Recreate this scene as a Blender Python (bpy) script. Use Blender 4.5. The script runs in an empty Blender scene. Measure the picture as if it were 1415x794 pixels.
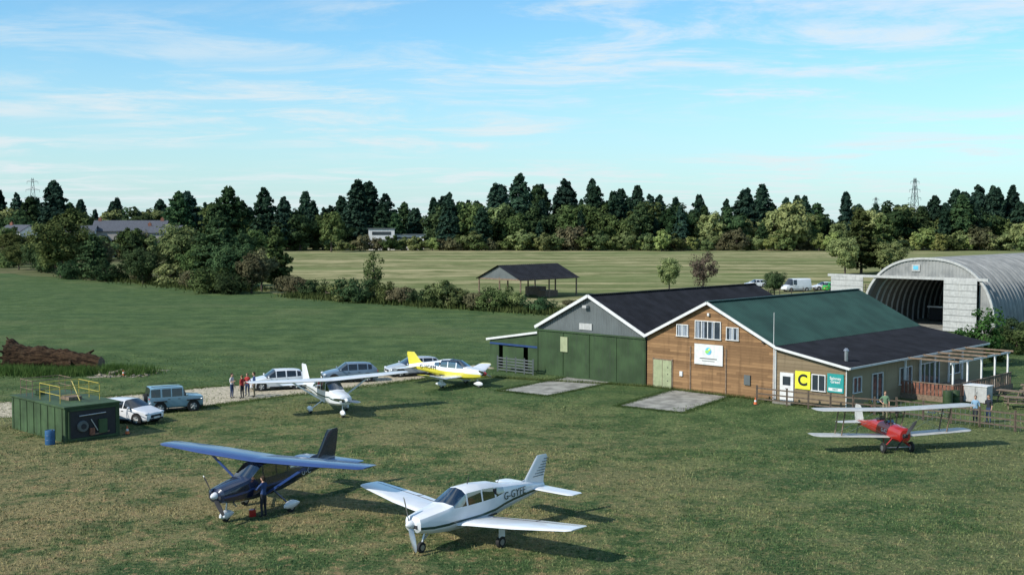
import bpy, math, random
import numpy as np
from mathutils import Vector, Matrix
random.seed(7); rng=np.random.default_rng(7)
R=math.radians
S=bpy.context.scene
COL=S.collection

# ------------------------------------------------------------------ materials
def nodes(name):
    m=bpy.data.materials.new(name); m.use_nodes=True
    nt=m.node_tree; return m,nt,nt.nodes['Principled BSDF']
def N(nt,t,**k):
    n=nt.nodes.new(t)
    for a,b in k.items(): setattr(n,a,b)
    return n
def noise(nt,vec,scale,detail=4,rough=.55,dist=0):
    n=N(nt,'ShaderNodeTexNoise'); n.inputs['Scale'].default_value=scale; n.inputs['Detail'].default_value=detail
    n.inputs['Roughness'].default_value=rough; n.inputs['Distortion'].default_value=dist
    if vec is not None: nt.links.new(vec,n.inputs['Vector'])
    return n.outputs['Fac']
def mapping(nt,vec,sc,loc=(0,0,0),rot=(0,0,0)):
    n=N(nt,'ShaderNodeMapping'); n.inputs['Scale'].default_value=sc; n.inputs['Location'].default_value=loc; n.inputs['Rotation'].default_value=rot
    nt.links.new(vec,n.inputs['Vector']); return n.outputs['Vector']
def mixc(nt,f,a,b,blend='MIX'):
    n=N(nt,'ShaderNodeMix',data_type='RGBA',blend_type=blend)
    for s,v in ((n.inputs[0],f),(n.inputs[6],a),(n.inputs[7],b)):
        if isinstance(v,(int,float)): s.default_value=v
        elif isinstance(v,tuple): s.default_value=(*v,1) if len(v)==3 else v
        else: nt.links.new(v,s)
    return n.outputs[2]
def rng_(nt,v,a,b,c=0,d=1,smooth=True):
    n=N(nt,'ShaderNodeMapRange'); n.interpolation_type='SMOOTHSTEP' if smooth else 'LINEAR'
    n.inputs[1].default_value=a;n.inputs[2].default_value=b;n.inputs[3].default_value=c;n.inputs[4].default_value=d
    nt.links.new(v,n.inputs[0]); return n.outputs[0]
def math_(nt,op,a,b=0.0):
    n=N(nt,'ShaderNodeMath',operation=op)
    for i,v in ((0,a),(1,b)):
        if isinstance(v,(int,float)): n.inputs[i].default_value=v
        else: nt.links.new(v,n.inputs[i])
    return n.outputs[0]
def bump(nt,p,h,st=.4,d=.05):
    b=N(nt,'ShaderNodeBump'); b.inputs['Strength'].default_value=st; b.inputs['Distance'].default_value=d
    nt.links.new(h,b.inputs['Height']); nt.links.new(b.outputs[0],p.inputs['Normal'])
def objc(nt): return N(nt,'ShaderNodeTexCoord').outputs['Object']

def mat(name,c,rough=.6,metal=0,spec=.4,var=.12,vs=3,coat=0,bmp=0,bs=20,dirt=0):
    m,nt,p=nodes(name); o=objc(nt)
    n=noise(nt,o,vs,5); f=rng_(nt,n,.3,.7)
    a=tuple(x*(1-var) for x in c); b=tuple(min(1,x*(1+var)) for x in c)
    col=mixc(nt,f,a,b)
    if dirt:
        st=noise(nt,mapping(nt,o,(2.5,2.5,.35)),2.2,6); col=mixc(nt,math_(nt,'MULTIPLY',rng_(nt,st,.45,.8),dirt),col,tuple(x*.35+.02 for x in c))
    nt.links.new(col,p.inputs['Base Color'])
    p.inputs['Roughness'].default_value=rough;p.inputs['Metallic'].default_value=metal;p.inputs['Specular IOR Level'].default_value=spec
    p.inputs['Coat Weight'].default_value=coat; p.inputs['Coat Roughness'].default_value=.08
    if bmp: bump(nt,p,noise(nt,o,bs,4),bmp,.02)
    return m
def paint(name,c,rough=.28): return mat(name,c,rough,0,.5,.05,1.5,.6)
def glassmat(name,tint=(.25,.3,.33),f=.18):
    m,nt,p=nodes(name); nt.nodes.remove(p); out=nt.nodes['Material Output']
    t=N(nt,'ShaderNodeBsdfTransparent'); t.inputs[0].default_value=(*tint,1)
    g=N(nt,'ShaderNodeBsdfGlossy'); g.inputs['Roughness'].default_value=.03; g.inputs[0].default_value=(.9,.95,1,1)
    fr=N(nt,'ShaderNodeFresnel'); fr.inputs[0].default_value=1.5
    a=math_(nt,'ADD',fr.outputs[0],f)
    mx=N(nt,'ShaderNodeMixShader'); nt.links.new(a,mx.inputs[0]); nt.links.new(t.outputs[0],mx.inputs[1]); nt.links.new(g.outputs[0],mx.inputs[2])
    nt.links.new(mx.outputs[0],out.inputs[0]); return m
def leafmat(name,dark,light,vs=.35,tr=.25):
    m,nt,p=nodes(name); nt.nodes.remove(p); out=nt.nodes['Material Output']
    o=objc(nt); n1=noise(nt,o,vs,3); n2=noise(nt,o,vs*7,2)
    s=math_(nt,'ADD',math_(nt,'MULTIPLY',n1,.65),math_(nt,'MULTIPLY',n2,.35)); f=rng_(nt,s,.36,.66)
    col=mixc(nt,f,dark,light)
    oi=N(nt,'ShaderNodeObjectInfo').outputs['Random']
    hs=N(nt,'ShaderNodeHueSaturation'); nt.links.new(col,hs.inputs['Color'])
    nt.links.new(rng_(nt,oi,0,1,.47,.52,False),hs.inputs['Hue']); nt.links.new(rng_(nt,math_(nt,'FRACT',math_(nt,'MULTIPLY',oi,7.3)),0,1,.68,1.4,False),hs.inputs['Value'])
    d=N(nt,'ShaderNodeBsdfDiffuse'); t=N(nt,'ShaderNodeBsdfTranslucent')
    nt.links.new(hs.outputs[0],d.inputs[0]); nt.links.new(hs.outputs[0],t.inputs[0])
    mx=N(nt,'ShaderNodeMixShader'); mx.inputs[0].default_value=tr
    nt.links.new(d.outputs[0],mx.inputs[1]); nt.links.new(t.outputs[0],mx.inputs[2]); nt.links.new(mx.outputs[0],out.inputs[0]); return m

def grasscol(nt,o,gain=1.0):
    big=noise(nt,o,.05,5,.6); med=noise(nt,o,.34,8,.70); mid=noise(nt,o,1.5,6,.68); fine=noise(nt,o,4.5,5,.72)
    stripe=noise(nt,mapping(nt,o,(.012,.20,1),rot=(0,0,R(-6))),1.0,6,.65)
    g=lambda c:tuple(x*gain for x in c)
    c=mixc(nt,rng_(nt,med,.36,.64),g((.048,.088,.028)),g((.112,.162,.056)))
    c=mixc(nt,math_(nt,'MULTIPLY',rng_(nt,stripe,.44,.60),.6),c,g((.054,.100,.038)))
    c=mixc(nt,math_(nt,'MULTIPLY',rng_(nt,big,.50,.64),.35),c,g((.15,.17,.070)))
    sep=N(nt,'ShaderNodeSeparateXYZ'); nt.links.new(o,sep.inputs[0])
    near=rng_(nt,sep.outputs[1],100,46); left=rng_(nt,sep.outputs[0],18,-12,.32,1)
    patch=rng_(nt,math_(nt,'ADD',math_(nt,'MULTIPLY',big,.40),math_(nt,'ADD',math_(nt,'MULTIPLY',med,.38),math_(nt,'MULTIPLY',mid,.22))),.44,.545)
    dry=math_(nt,'MULTIPLY',math_(nt,'MULTIPLY',near,left),patch)
    c=mixc(nt,math_(nt,'MULTIPLY',dry,.85),c,g((.27,.215,.105)))
    spots=math_(nt,'MULTIPLY',math_(nt,'MULTIPLY',rng_(nt,mid,.55,.66),rng_(nt,sep.outputs[1],110,46,.10,.85)),left)
    c=mixc(nt,spots,c,g((.30,.205,.105)))
    sp=math_(nt,'MULTIPLY',rng_(nt,fine,.53,.66),rng_(nt,sep.outputs[1],120,46,.15,.70))
    c=mixc(nt,sp,c,g((.28,.24,.115)))
    c=mixc(nt,math_(nt,'MULTIPLY',rng_(nt,fine,.48,.34),.8),c,g((.022,.042,.014)))
    c=mixc(nt,math_(nt,'MULTIPLY',rng_(nt,mid,.46,.32),.7),c,g((.028,.060,.020)))
    return c,fine,med
def grass_mat():
    m,nt,p=nodes('mown_grass'); o=objc(nt); c,fine,med=grasscol(nt,o)
    nt.links.new(c,p.inputs['Base Color']); p.inputs['Roughness'].default_value=.95; p.inputs['Specular IOR Level'].default_value=.1
    h=math_(nt,'ADD',math_(nt,'MULTIPLY',noise(nt,o,9,5,.7),.6),math_(nt,'MULTIPLY',med,.9)); bump(nt,p,h,1.0,.2); return m
def blade_mat():
    m,nt,p=nodes('grass_blades'); g=N(nt,'ShaderNodeNewGeometry').outputs['Position']; c,_,_=grasscol(nt,g,1.25)
    nt.links.new(c,p.inputs['Base Color']); p.inputs['Roughness'].default_value=.8; p.inputs['Specular IOR Level'].default_value=.15
    return m
def field_mat(name,a,b,c3,rot=8):
    m,nt,p=nodes(name); o=objc(nt)
    st=noise(nt,mapping(nt,o,(.008,.12,1),rot=(0,0,R(rot))),1,8,.7); md=noise(nt,o,.10,8,.7); bg_=noise(nt,mapping(nt,o,(.012,.03,1)),1,4)
    f=rng_(nt,math_(nt,'ADD',math_(nt,'MULTIPLY',st,.6),math_(nt,'MULTIPLY',md,.4)),.44,.56)
    c=mixc(nt,f,a,b); c=mixc(nt,math_(nt,'MULTIPLY',rng_(nt,bg_,.45,.6),.6),c,c3)
    nt.links.new(c,p.inputs['Base Color']); p.inputs['Roughness'].default_value=1; p.inputs['Specular IOR Level'].default_value=0
    bump(nt,p,noise(nt,o,2,5),.6,.2); return m
def boards(name,c1,c2,pitch=.2,length=2.6,axis='x',rough=.75):
    m,nt,p=nodes(name); o=objc(nt); s=N(nt,'ShaderNodeSeparateXYZ'); nt.links.new(o,s.inputs[0])
    u=s.outputs[0] if axis=='x' else s.outputs[1]
    r=math_(nt,'FLOOR',math_(nt,'DIVIDE',s.outputs[2],pitch)); 
    q=math_(nt,'FLOOR',math_(nt,'ADD',math_(nt,'DIVIDE',u,length),math_(nt,'MULTIPLY',r,.37)))
    cb=N(nt,'ShaderNodeCombineXYZ'); nt.links.new(q,cb.inputs[0]); nt.links.new(r,cb.inputs[1])
    w=N(nt,'ShaderNodeTexWhiteNoise'); nt.links.new(cb.outputs[0],w.inputs[0])
    gr=noise(nt,mapping(nt,o,(1.2,1.2,14)),2,6,.6); f=math_(nt,'ADD',math_(nt,'MULTIPLY',w.outputs[0],.55),math_(nt,'MULTIPLY',gr,.5))
    c=mixc(nt,f,c1,c2)
    st=noise(nt,mapping(nt,o,(1.5,1.5,.25)),1.5,5); c=mixc(nt,math_(nt,'MULTIPLY',rng_(nt,st,.5,.75),.45),c,tuple(x*.45 for x in c1))
    nt.links.new(c,p.inputs['Base Color']); p.inputs['Roughness'].default_value=rough; p.inputs['Specular IOR Level'].default_value=.2
    return m
def archmat():
    m,nt,p=nodes('galvanised_sheet'); o=objc(nt); s=N(nt,'ShaderNodeSeparateXYZ'); nt.links.new(o,s.inputs[0])
    n=noise(nt,mapping(nt,o,(.5,1.2,.5)),1,6,.6); c=mixc(nt,rng_(nt,n,.35,.65),(.19,.195,.19),(.31,.31,.295))
    q=N(nt,'ShaderNodeTexWhiteNoise'); q.noise_dimensions='1D'; nt.links.new(math_(nt,'FLOOR',math_(nt,'DIVIDE',s.outputs[1],1.0)),q.inputs['W'])
    c=mixc(nt,math_(nt,'MULTIPLY',q.outputs[0],.35),c,(.15,.15,.145))
    nt.links.new(c,p.inputs['Base Color']); p.inputs['Roughness'].default_value=.6; p.inputs['Specular IOR Level'].default_value=.3; return m

M={}
M['white']=paint('white_paint',(.70,.71,.72)); M['pwhite']=mat('white_painted_timber',(.64,.64,.62),.6,var=.08,dirt=.2)
M['navy']=paint('navy_paint',(.010,.016,.042),.2); M['blue']=paint('blue_wing_paint',(.020,.050,.17),.3)
M['yellow']=paint('yellow_paint',(.66,.58,.06)); M['red']=paint('red_paint',(.36,.016,.014)); M['dgreen']=paint('dark_green_stripe',(.015,.05,.042))
M['silver']=mat('silver_dope',(.46,.46,.44),.45,.1,.5,.1); M['metal']=mat('bare_metal',(.45,.46,.47),.35,.8); M['black']=mat('black_rubber',(.018,.018,.018),.75)
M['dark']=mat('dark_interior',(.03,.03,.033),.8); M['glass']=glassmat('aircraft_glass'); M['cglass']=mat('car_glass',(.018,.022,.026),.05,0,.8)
M['wglass']=mat('window_glass',(.03,.04,.05),.06,0,.8); M['blind']=mat('window_blinds',(.34,.38,.43),.6)
M['lamp']=mat('headlamp_lens',(.7,.72,.75),.1,.3); M['rlamp']=mat('tail_lamp',(.4,.02,.02),.2); M['plate']=mat('number_plate',(.7,.6,.08),.5)
M['wood']=boards('brown_weatherboard',(.115,.062,.030),(.335,.195,.092)); M['rawwood']=mat('weathered_wood',(.18,.13,.09),.85,var=.3,vs=6,bmp=.3)
M['fence']=mat('fence_wood',(.11,.082,.06),.9,var=.3,vs=5); M['pale']=mat('pale_door',(.30,.33,.19),.6,dirt=.25)
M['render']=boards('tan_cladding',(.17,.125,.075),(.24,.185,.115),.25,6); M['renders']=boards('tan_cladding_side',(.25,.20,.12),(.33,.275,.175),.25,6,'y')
M['groof']=mat('green_roof_sheet',(.024,.062,.048),.55,0,.3,.22,.5,dirt=.4); M['broof']=mat('black_roof_sheet',(.014,.015,.019),.8,0,.2,.35,.8,dirt=.2)
M['gdoor']=mat('green_steel_door',(.036,.066,.026),.6,0,.3,.25,.7,dirt=.55); M['grey']=mat('grey_steel_sheet',(.12,.135,.135),.5,.1,.35,.12,.6,dirt=.4)
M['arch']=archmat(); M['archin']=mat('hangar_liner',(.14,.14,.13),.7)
M['panel']=mat('white_door_panel',(.42,.42,.40),.6,dirt=.35); M['conc']=mat('concrete_surface',(.27,.26,.225),.9,var=.35,vs=1.0,bmp=.3,dirt=.4)
M['gravel']=mat('gravel',(.40,.345,.245),.95,var=.35,vs=3,bmp=.8,bs=8); M['brick']=mat('brick',(.20,.085,.055),.85,var=.35,vs=5); M['stone']=mat('field_stone',(.22,.19,.14),.95,var=.4,vs=3)
M['tgreen']=mat('tank_green',(.048,.085,.036),.65,0,.3,.3,.8,dirt=.65); M['ysteel']=mat('yellow_steel',(.42,.34,.06),.5); M['bluep']=mat('blue_plastic',(.03,.10,.22),.4)
M['orange']=mat('orange_plastic',(.60,.13,.03),.5); M['tile']=mat('roof_tile',(.07,.07,.085),.8,var=.3,vs=2); M['trim']=mat('blue_trim',(.02,.05,.14),.5)
M['bark']=mat('bark',(.085,.066,.05),.95,var=.45,vs=3,bmp=.9,bs=4); M['cut']=mat('cut_wood',(.17,.125,.085),.9,var=.3,vs=5)
def logm():
    m,nt,p=nodes('log_bark'); o=objc(nt); a=noise(nt,mapping(nt,o,(.5,3.2,3.2)),1.6,8,.7); b=noise(nt,o,1.1,5)
    c=mixc(nt,rng_(nt,a,.38,.62),(.014,.009,.006),(.085,.052,.030)); c=mixc(nt,math_(nt,'MULTIPLY',rng_(nt,b,.54,.7),.5),c,(.12,.09,.055))
    nt.links.new(c,p.inputs['Base Color']); p.inputs['Roughness'].default_value=.95; p.inputs['Specular IOR Level'].default_value=.1; bump(nt,p,a,1,.25); return m
M['lbark']=logm()
M['teal']=mat('teal_sign',(.02,.27,.25),.5); M['csign']=mat('yellow_sign',(.70,.70,.04),.5); M['ink']=mat('black_lettering',(.015,.015,.015),.5)
M['lgreen']=mat('light_green_mark',(.25,.55,.12),.5); M['lblue']=mat('sky_blue_mark',(.12,.45,.62),.5)
M['hwall']=mat('pale_house_wall',(.30,.28,.26),.8,dirt=.3); M['hroof']=mat('slate_roof',(.08,.085,.10),.7,var=.2)
M['carw']=paint('car_white',(.68,.69,.70)); M['carj']=paint('car_slate_blue',(.17,.29,.36)); M['cars']=paint('car_silver',(.40,.42,.44)); M['carb']=paint('car_grey_blue',(.12,.17,.23)); M['carg']=paint('car_green',(.03,.38,.06))
M['skin']=mat('skin',(.48,.28,.19),.6); 
for n,c in dict(hairb=(.03,.018,.01),haird=(.12,.07,.03),denim=(.03,.05,.11),khaki=(.22,.18,.11),dk=(.02,.022,.03),shw=(.5,.5,.5),shr=(.35,.03,.03),shb=(.03,.06,.16),shg=(.12,.2,.12),shoe=(.02,.018,.016),shl=(.2,.33,.45)).items():
    M[n]=mat('cloth_'+n if 'hair' not in n else 'hair_'+n,c,.9)

# ------------------------------------------------------------------ mesh builder
class MB:
    def __init__(s): s.v=[];s.f=[];s.m=[];s.mats=[]
    def mi(s,m):
        if isinstance(m,str): m=M[m]
        if m not in s.mats: s.mats.append(m)
        return s.mats.index(m)
    def add(s,v,f,m,T=None):
        o=len(s.v)
        if T is not None: v=[tuple(T@Vector(p)) for p in v]
        s.v+= [tuple(p) for p in v]; s.f+=[tuple(i+o for i in q) for q in f]
        if isinstance(m,list): s.m+=[s.mi(x) for x in m]
        else: s.m+=[s.mi(m)]*len(f)
    def box(s,c,d,m,rz=0,T=None):
        x,y,z=[k/2 for k in d]; v=[(a,b,e) for a in(-x,x) for b in(-y,y) for e in(-z,z)]
        ca,sa=math.cos(rz),math.sin(rz); v=[(c[0]+a*ca-b*sa,c[1]+a*sa+b*ca,c[2]+e) for a,b,e in v]
        s.add(v,[(0,1,3,2),(4,6,7,5),(0,4,5,1),(2,3,7,6),(0,2,6,4),(1,5,7,3)],m,T)
    def cyl(s,p,q,r1,r2=None,m='metal',n=10,T=None):
        r2=r1 if r2 is None else r2; p=Vector(p);q=Vector(q);d=(q-p).normalized(); a=d.orthogonal().normalized(); b=d.cross(a)
        v=[];
        for c,r in((p,r1),(q,r2)):
            for i in range(n): t=2*math.pi*i/n; v.append(c+a*math.cos(t)*r+b*math.sin(t)*r)
        f=[(i,(i+1)%n,n+(i+1)%n,n+i) for i in range(n)]+[tuple(range(n))[::-1],tuple(range(n,2*n))]
        s.add(v,f,m,T)
    def loft(s,rings,m,T=None,caps=True):
        n=len(rings[0]); v=[p for r in rings for p in r]; f=[];mm=[]
        for i in range(len(rings)-1):
            for j in range(n):
                f.append((i*n+j,i*n+(j+1)%n,(i+1)*n+(j+1)%n,(i+1)*n+j)); mm.append(m(i,j) if callable(m) else m)
        if caps:
            f.append(tuple(range(n))[::-1]); mm.append(m(0,-1) if callable(m) else m); b=(len(rings)-1)*n
            f.append(tuple(range(b,b+n))); mm.append(m(len(rings)-2,-1) if callable(m) else m)
        s.add(v,f,mm,T)
    def ell(s,c,r,m,n=12,k=8,T=None,fn=None):
        rings=[]
        for i in range(k+1):
            t=-math.pi/2+math.pi*i/k; t=max(-1.5,min(1.5,t))
            rings.append([(c[0]+r[0]*math.cos(t)*math.cos(2*math.pi*j/n),c[1]+r[1]*math.cos(t)*math.sin(2*math.pi*j/n),c[2]+r[2]*math.sin(t)) for j in range(n)])
        s.loft(rings,m,T)
    def build(s,name,parent=None,loc=(0,0,0),rz=0,smooth=True,ang=32,bev=0,rot=None):
        me=bpy.data.meshes.new(name); me.from_pydata(s.v,[],s.f)
        for m in s.mats: me.materials.append(m)
        me.polygons.foreach_set('material_index',s.m); 
        import bmesh
        if len(s.f)<40000:
            bm=bmesh.new(); bm.from_mesh(me); bmesh.ops.recalc_face_normals(bm,faces=bm.faces[:]); bm.to_mesh(me); bm.free()
        if smooth:
            me.polygons.foreach_set('use_smooth',[True]*len(me.polygons)); me.set_sharp_from_angle(angle=R(ang))
        me.update(); o=bpy.data.objects.new(name,me); COL.objects.link(o); o.location=loc; o.rotation_euler=rot or (0,0,rz)
        if parent: o.parent=parent
        if bev:
            b=o.modifiers.new('bevel','BEVEL'); b.width=bev; b.segments=2; b.limit_method='ANGLE'
        return o
def empty(name,loc=(0,0,0),rz=0,sc=1):
    e=bpy.data.objects.new(name,None); COL.objects.link(e); e.location=loc; e.rotation_euler=(0,0,rz); e.scale=(sc,)*3; e.empty_display_size=.3; return e
def text(body,size,m,parent,T,name='lettering',off=.012,align='CENTER',sp=1.0):
    c=bpy.data.curves.new(name,'FONT'); c.body=body; c.size=size; c.extrude=.004; c.offset=off*size; c.align_x=align; c.align_y='CENTER'; c.space_line=.85; c.space_character=sp
    o=bpy.data.objects.new(name+'_c',c); COL.objects.link(o); dg=bpy.context.evaluated_depsgraph_get(); me=bpy.data.meshes.new_from_object(o.evaluated_get(dg))
    bpy.data.objects.remove(o); me.materials.clear(); me.materials.append(M[m]); q=bpy.data.objects.new(name,me); COL.objects.link(q)
    q.parent=parent; q.matrix_local=T; return q
def Tside(side,x,y,z):  # lettering on the left (+y) or right (-y) side
    if side=='L': r=Matrix(((-1,0,0),(0,0,1),(0,1,0))).transposed()
    else: r=Matrix(((1,0,0),(0,0,1),(0,-1,0))).transposed()
    return Matrix.Translation((x,y,z))@r.to_4x4()

def rawmesh(name,V,F,mats,mi=None):
    V=np.asarray(V,dtype=np.float32);F=np.asarray(F,dtype=np.int32); k=F.shape[1]
    me=bpy.data.meshes.new(name); me.vertices.add(len(V)); me.vertices.foreach_set('co',V.ravel()); me.loops.add(F.size); me.loops.foreach_set('vertex_index',F.ravel())
    me.polygons.add(len(F)); me.polygons.foreach_set('loop_start',np.arange(0,F.size,k,dtype=np.int32))
    for m in mats: me.materials.append(m)
    if mi is not None: me.polygons.foreach_set('material_index',np.asarray(mi,dtype=np.int32))
    me.update(calc_edges=True); return me

# ------------------------------------------------------------------ ground
def sheet(name,pts,z,m):
    mb=MB(); mb.add([(x,y,z) for x,y in pts],[tuple(range(len(pts)))],m); return mb.build(name,smooth=False)
def blob(pts,n=6,j=.25):
    out=[]
    for i in range(len(pts)):
        a=Vector(pts[i]);b=Vector(pts[(i+1)%len(pts)])
        for k in range(n): 
            p=a.lerp(b,k/n); out.append((p.x+random.uniform(-j,j),p.y+random.uniform(-j,j)))
    return out
gm=grass_mat()
sheet('ground',[(-3000,-400),(3000,-400),(3000,5000),(-3000,5000)],0,gm)
sheet('far_field',blob([(-46,214),(-30,190),(-2,168),(25,158),(60,175),(110,205),(230,215),(420,330),(470,560),(-100,560),(-92,470)],8,1.2),.02,field_mat('hay_field',(.120,.140,.058),(.34,.305,.165),(.140,.175,.070)))
sheet('rough_ground',blob([(-46,213),(-92,470),(-100,560),(-400,560),(-400,300),(-135,300),(-100,262),(-62,225)],8,1.5),.012,field_mat('rough_pasture',(.09,.105,.05),(.20,.17,.10),(.09,.12,.05),-10))
sheet('gravel_track',blob([(-60,73.5),(-30,75.8),(-22,78.5),(-17.5,83.5),(-10,91),(-3,98.5),(-1,102),(-4,103),(-9,98),(-16,92.5),(-23,89.5),(-31,82.5),(-60,79)],10,.35),.008,'gravel')
sheet('concrete_apron',blob([(4.4,95.2),(7.6,92.2),(2.4,85.0),(-.9,87.7)],10,.06),.006,'conc')
sheet('concrete_apron',blob([(11.9,88.1),(15.4,84.7),(11.0,77.6),(7.2,80.4)],10,.06),.006,'conc')
sheet('rubble_patch',blob([(-34,95),(-30,95),(-29,100),(-33,101)],6,.4),.008,'stone')

# short grass blades
def blades():
    rr=np.random.default_rng(3); P=[]
    for (y0,y1,x0,x1,d) in [(38,52,-27,27,75),(52,66,-33,33,40),(66,84,-42,42,16),(84,112,-55,50,6)]:
        n=int((y1-y0)*(x1-x0)*d); P.append(np.c_[rr.uniform(x0,x1,n),rr.uniform(y0,y1,n)])
    P=np.vstack(P); a=R(-44)
    lx=(P[:,0]-10.25)*math.cos(a)+(P[:,1]-90)*math.sin(a); ly=-(P[:,0]-10.25)*math.sin(a)+(P[:,1]-90)*math.cos(a)
    bad=(lx>-17.5)&(lx<21)&(ly>-.2)&(ly<24)
    bad|=(lx>-7.6)&(lx<-1.7)&(ly>-9.5)&(ly<0)&(lx<-1.8)
    bad|=(lx>1.2)&(lx<7.8)&(ly>-10)&(ly<0)
    P=P[~bad]; n=len(P); 
    pt=np.sin(P[:,0]*.7+np.sin(P[:,1]*.5)*2)*np.cos(P[:,1]*.6)
    h=rr.uniform(.03,.10,n)*(1+.4*pt); w=rr.uniform(.012,.030,n)*(P[:,1]/45)**.7; t=rr.uniform(0,2*np.pi,n); l=rr.normal(0,.035,(n,2))
    V=np.zeros((n,3,3)); V[:,0,0]=P[:,0]-np.cos(t)*w;V[:,0,1]=P[:,1]-np.sin(t)*w; V[:,1,0]=P[:,0]+np.cos(t)*w;V[:,1,1]=P[:,1]+np.sin(t)*w
    V[:,2,0]=P[:,0]+l[:,0];V[:,2,1]=P[:,1]+l[:,1];V[:,2,2]=h; 
    me=rawmesh('grass_blades',V.reshape(-1,3),np.arange(n*3).reshape(-1,3),[blade_mat()]); o=bpy.data.objects.new('grass_blades',me); COL.objects.link(o)
blades()

# ------------------------------------------------------------------ trees
def leafquads(C,Nn,size,rr,asp=.6):
    n=len(C); Nn=Nn+rr.normal(0,.45,(n,3)); Nn/=np.linalg.norm(Nn,axis=1)[:,None]+1e-9
    t=np.cross(Nn,rr.normal(0,1,(n,3))); t/=np.linalg.norm(t,axis=1)[:,None]+1e-9; b=np.cross(Nn,t)
    s=size[:,None]; V=np.stack([C-t*s,C-b*s*asp,C+t*s,C+b*s*asp],1).reshape(-1,3)
    return V,np.arange(n*4).reshape(-1,4)
def tree_mesh(name,kind,H,W,leaf,ncl,nl,lm,seed,size=.4,base=.18):
    rr=np.random.default_rng(seed); mb=MB(); 
    C=[];Nn=[]
    if kind in('broad','bush'):
        zc=H*(.58 if kind=='broad' else .48); rz=H*(.42 if kind=='broad' else .5)
        cl=[]
        for i in range(ncl):
            d=rr.normal(0,1,3); d/=np.linalg.norm(d); r=rr.uniform(.35,.98)
            p=np.array([d[0]*r*W/2,d[1]*r*W/2,zc+d[2]*r*rz]); 
            lob=1+.22*math.sin(3*math.atan2(d[1],d[0])+seed); p[:2]*=lob; p[2]=max(p[2],H*(.14 if kind=='broad' else .03)); cl.append(p)
        for p in cl:
            cr=rr.uniform(.09,.22)*W; dd=rr.normal(0,1,(nl,3)); dd/=np.linalg.norm(dd,axis=1)[:,None]; rad=rr.uniform(.3,1,(nl,1))**.6
            C.append(p+dd*rad*np.array([cr,cr,cr*.75])); out=(p-np.array([0,0,zc*.8])); out/=np.linalg.norm(out)+1e-6; Nn.append(dd*.9+out*.5+np.array([0,0,.25]))
        lo=Vector((0,0,0)); top=Vector((rr.normal(0,.02*H),rr.normal(0,.02*H),zc+rz*.5)); r0=H*.022+.05
        mb.cyl(lo,top,r0,r0*.25,'bark',8)
        for p in cl[::max(1,ncl//12)]:
            s=lo.lerp(top,float(np.clip(p[2]/H*.75,.2,.9))); mb.cyl(s,Vector(p),r0*.35,r0*.08,'bark',5)
    else:
        top=Vector((rr.normal(0,.01*H),0,H*.98)); mb.cyl((0,0,0),top,H*.016+.04,.03,'bark',8)
        nb=ncl
        for i in range(nb):
            u=rr.uniform(0,1)**.8; z=H*(base+(1-base)*u); prof=(1-u)**.58 if kind=='fir' else math.sin(math.pi*min(1,max(0,(1-u)*.62+.02)))**.8
            L=W/2*prof*rr.uniform(.6,1.15)+.02*H; az=rr.uniform(0,2*np.pi); n=max(4,int(nl*(.35+prof)))
            q=rr.uniform(.12,1,n)**.7; dr=-.14 if kind=='fir' else .12
            d=np.array([math.cos(az),math.sin(az)]); pr=np.array([-d[1],d[0]]); wd=rr.normal(0,.13,n)*L*(1.15-q*.6)
            c=np.c_[d[0]*q*L+pr[0]*wd,d[1]*q*L+pr[1]*wd,z+q*L*dr+rr.normal(0,.012*H,n)]; C.append(c)
            Nn.append(np.c_[np.full(n,d[0]*.7),np.full(n,d[1]*.7),np.full(n,.6)]+rr.normal(0,.3,(n,3)))
            if i%5==0: mb.cyl((0,0,z),(d[0]*L*.9,d[1]*L*.9,z+L*.9*dr),H*.004+.02,.01,'bark',4)
    C=np.vstack(C);Nn=np.vstack(Nn); sz=rr.uniform(.6,1.3,len(C))*size; V,F=leafquads(C,Nn,sz,rr)
    bv=np.array([tuple(p) for p in mb.v]); bf=[];
    for f in mb.f:
        if len(f)==4: bf.append(f)
        else:
            for i in range(1,len(f)-1): bf.append((f[0],f[i],f[i+1],f[i+1]))
    bf=[f for f in bf if f[2]!=f[3]]
    Fa=np.vstack([np.array(bf),F+len(bv)]); mi=[0]*len(bf)+[1]*len(F)
    return rawmesh(name,np.vstack([bv,V]),Fa,[M['bark'],lm],mi)
L_oak=leafmat('foliage_oak',(.034,.058,.020),(.140,.180,.065)); L_lt=leafmat('foliage_light',(.085,.120,.045),(.25,.29,.12)); L_yl=leafmat('foliage_yellow_green',(.13,.17,.05),(.32,.36,.13))
L_fir=leafmat('foliage_fir_haze_tint',(.014,.034,.026),(.052,.092,.058),.25,.15); L_dk=leafmat('foliage_dark',(.022,.046,.022),(.075,.120,.050))  # fir greens tinted blue: slight distance haze put into the leaf colour
L_ol=leafmat('foliage_olive',(.065,.066,.035),(.19,.18,.095)); L_rd=leafmat('foliage_brown',(.045,.034,.028),(.12,.09,.068))
fir=[tree_mesh('fir_%d'%i,'fir',30,w,0,190,34,L_fir,i+10,.78,.1) for i,w in enumerate((13,11.5,15,12.5))]
pin=[tree_mesh('pine_%d'%i,'pine',27,w,0,160,38,l,i+20,.78,.12) for i,(w,l) in enumerate(((13,L_fir),(15,L_dk),(12,L_fir)))]
bro=[tree_mesh('broad_%d'%i,'broad',18,w,0,60,75,l,i+30,.66) for i,(w,l) in enumerate(((15,L_dk),(17,L_oak),(13,L_oak),(14,L_lt)))]
bus=[tree_mesh('bush_%d'%i,'bush',8,w,0,34,70,l,i+40,.45) for i,(w,l) in enumerate(((8,L_lt),(9,L_oak),(10,L_ol),(7,L_yl)))]
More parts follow.
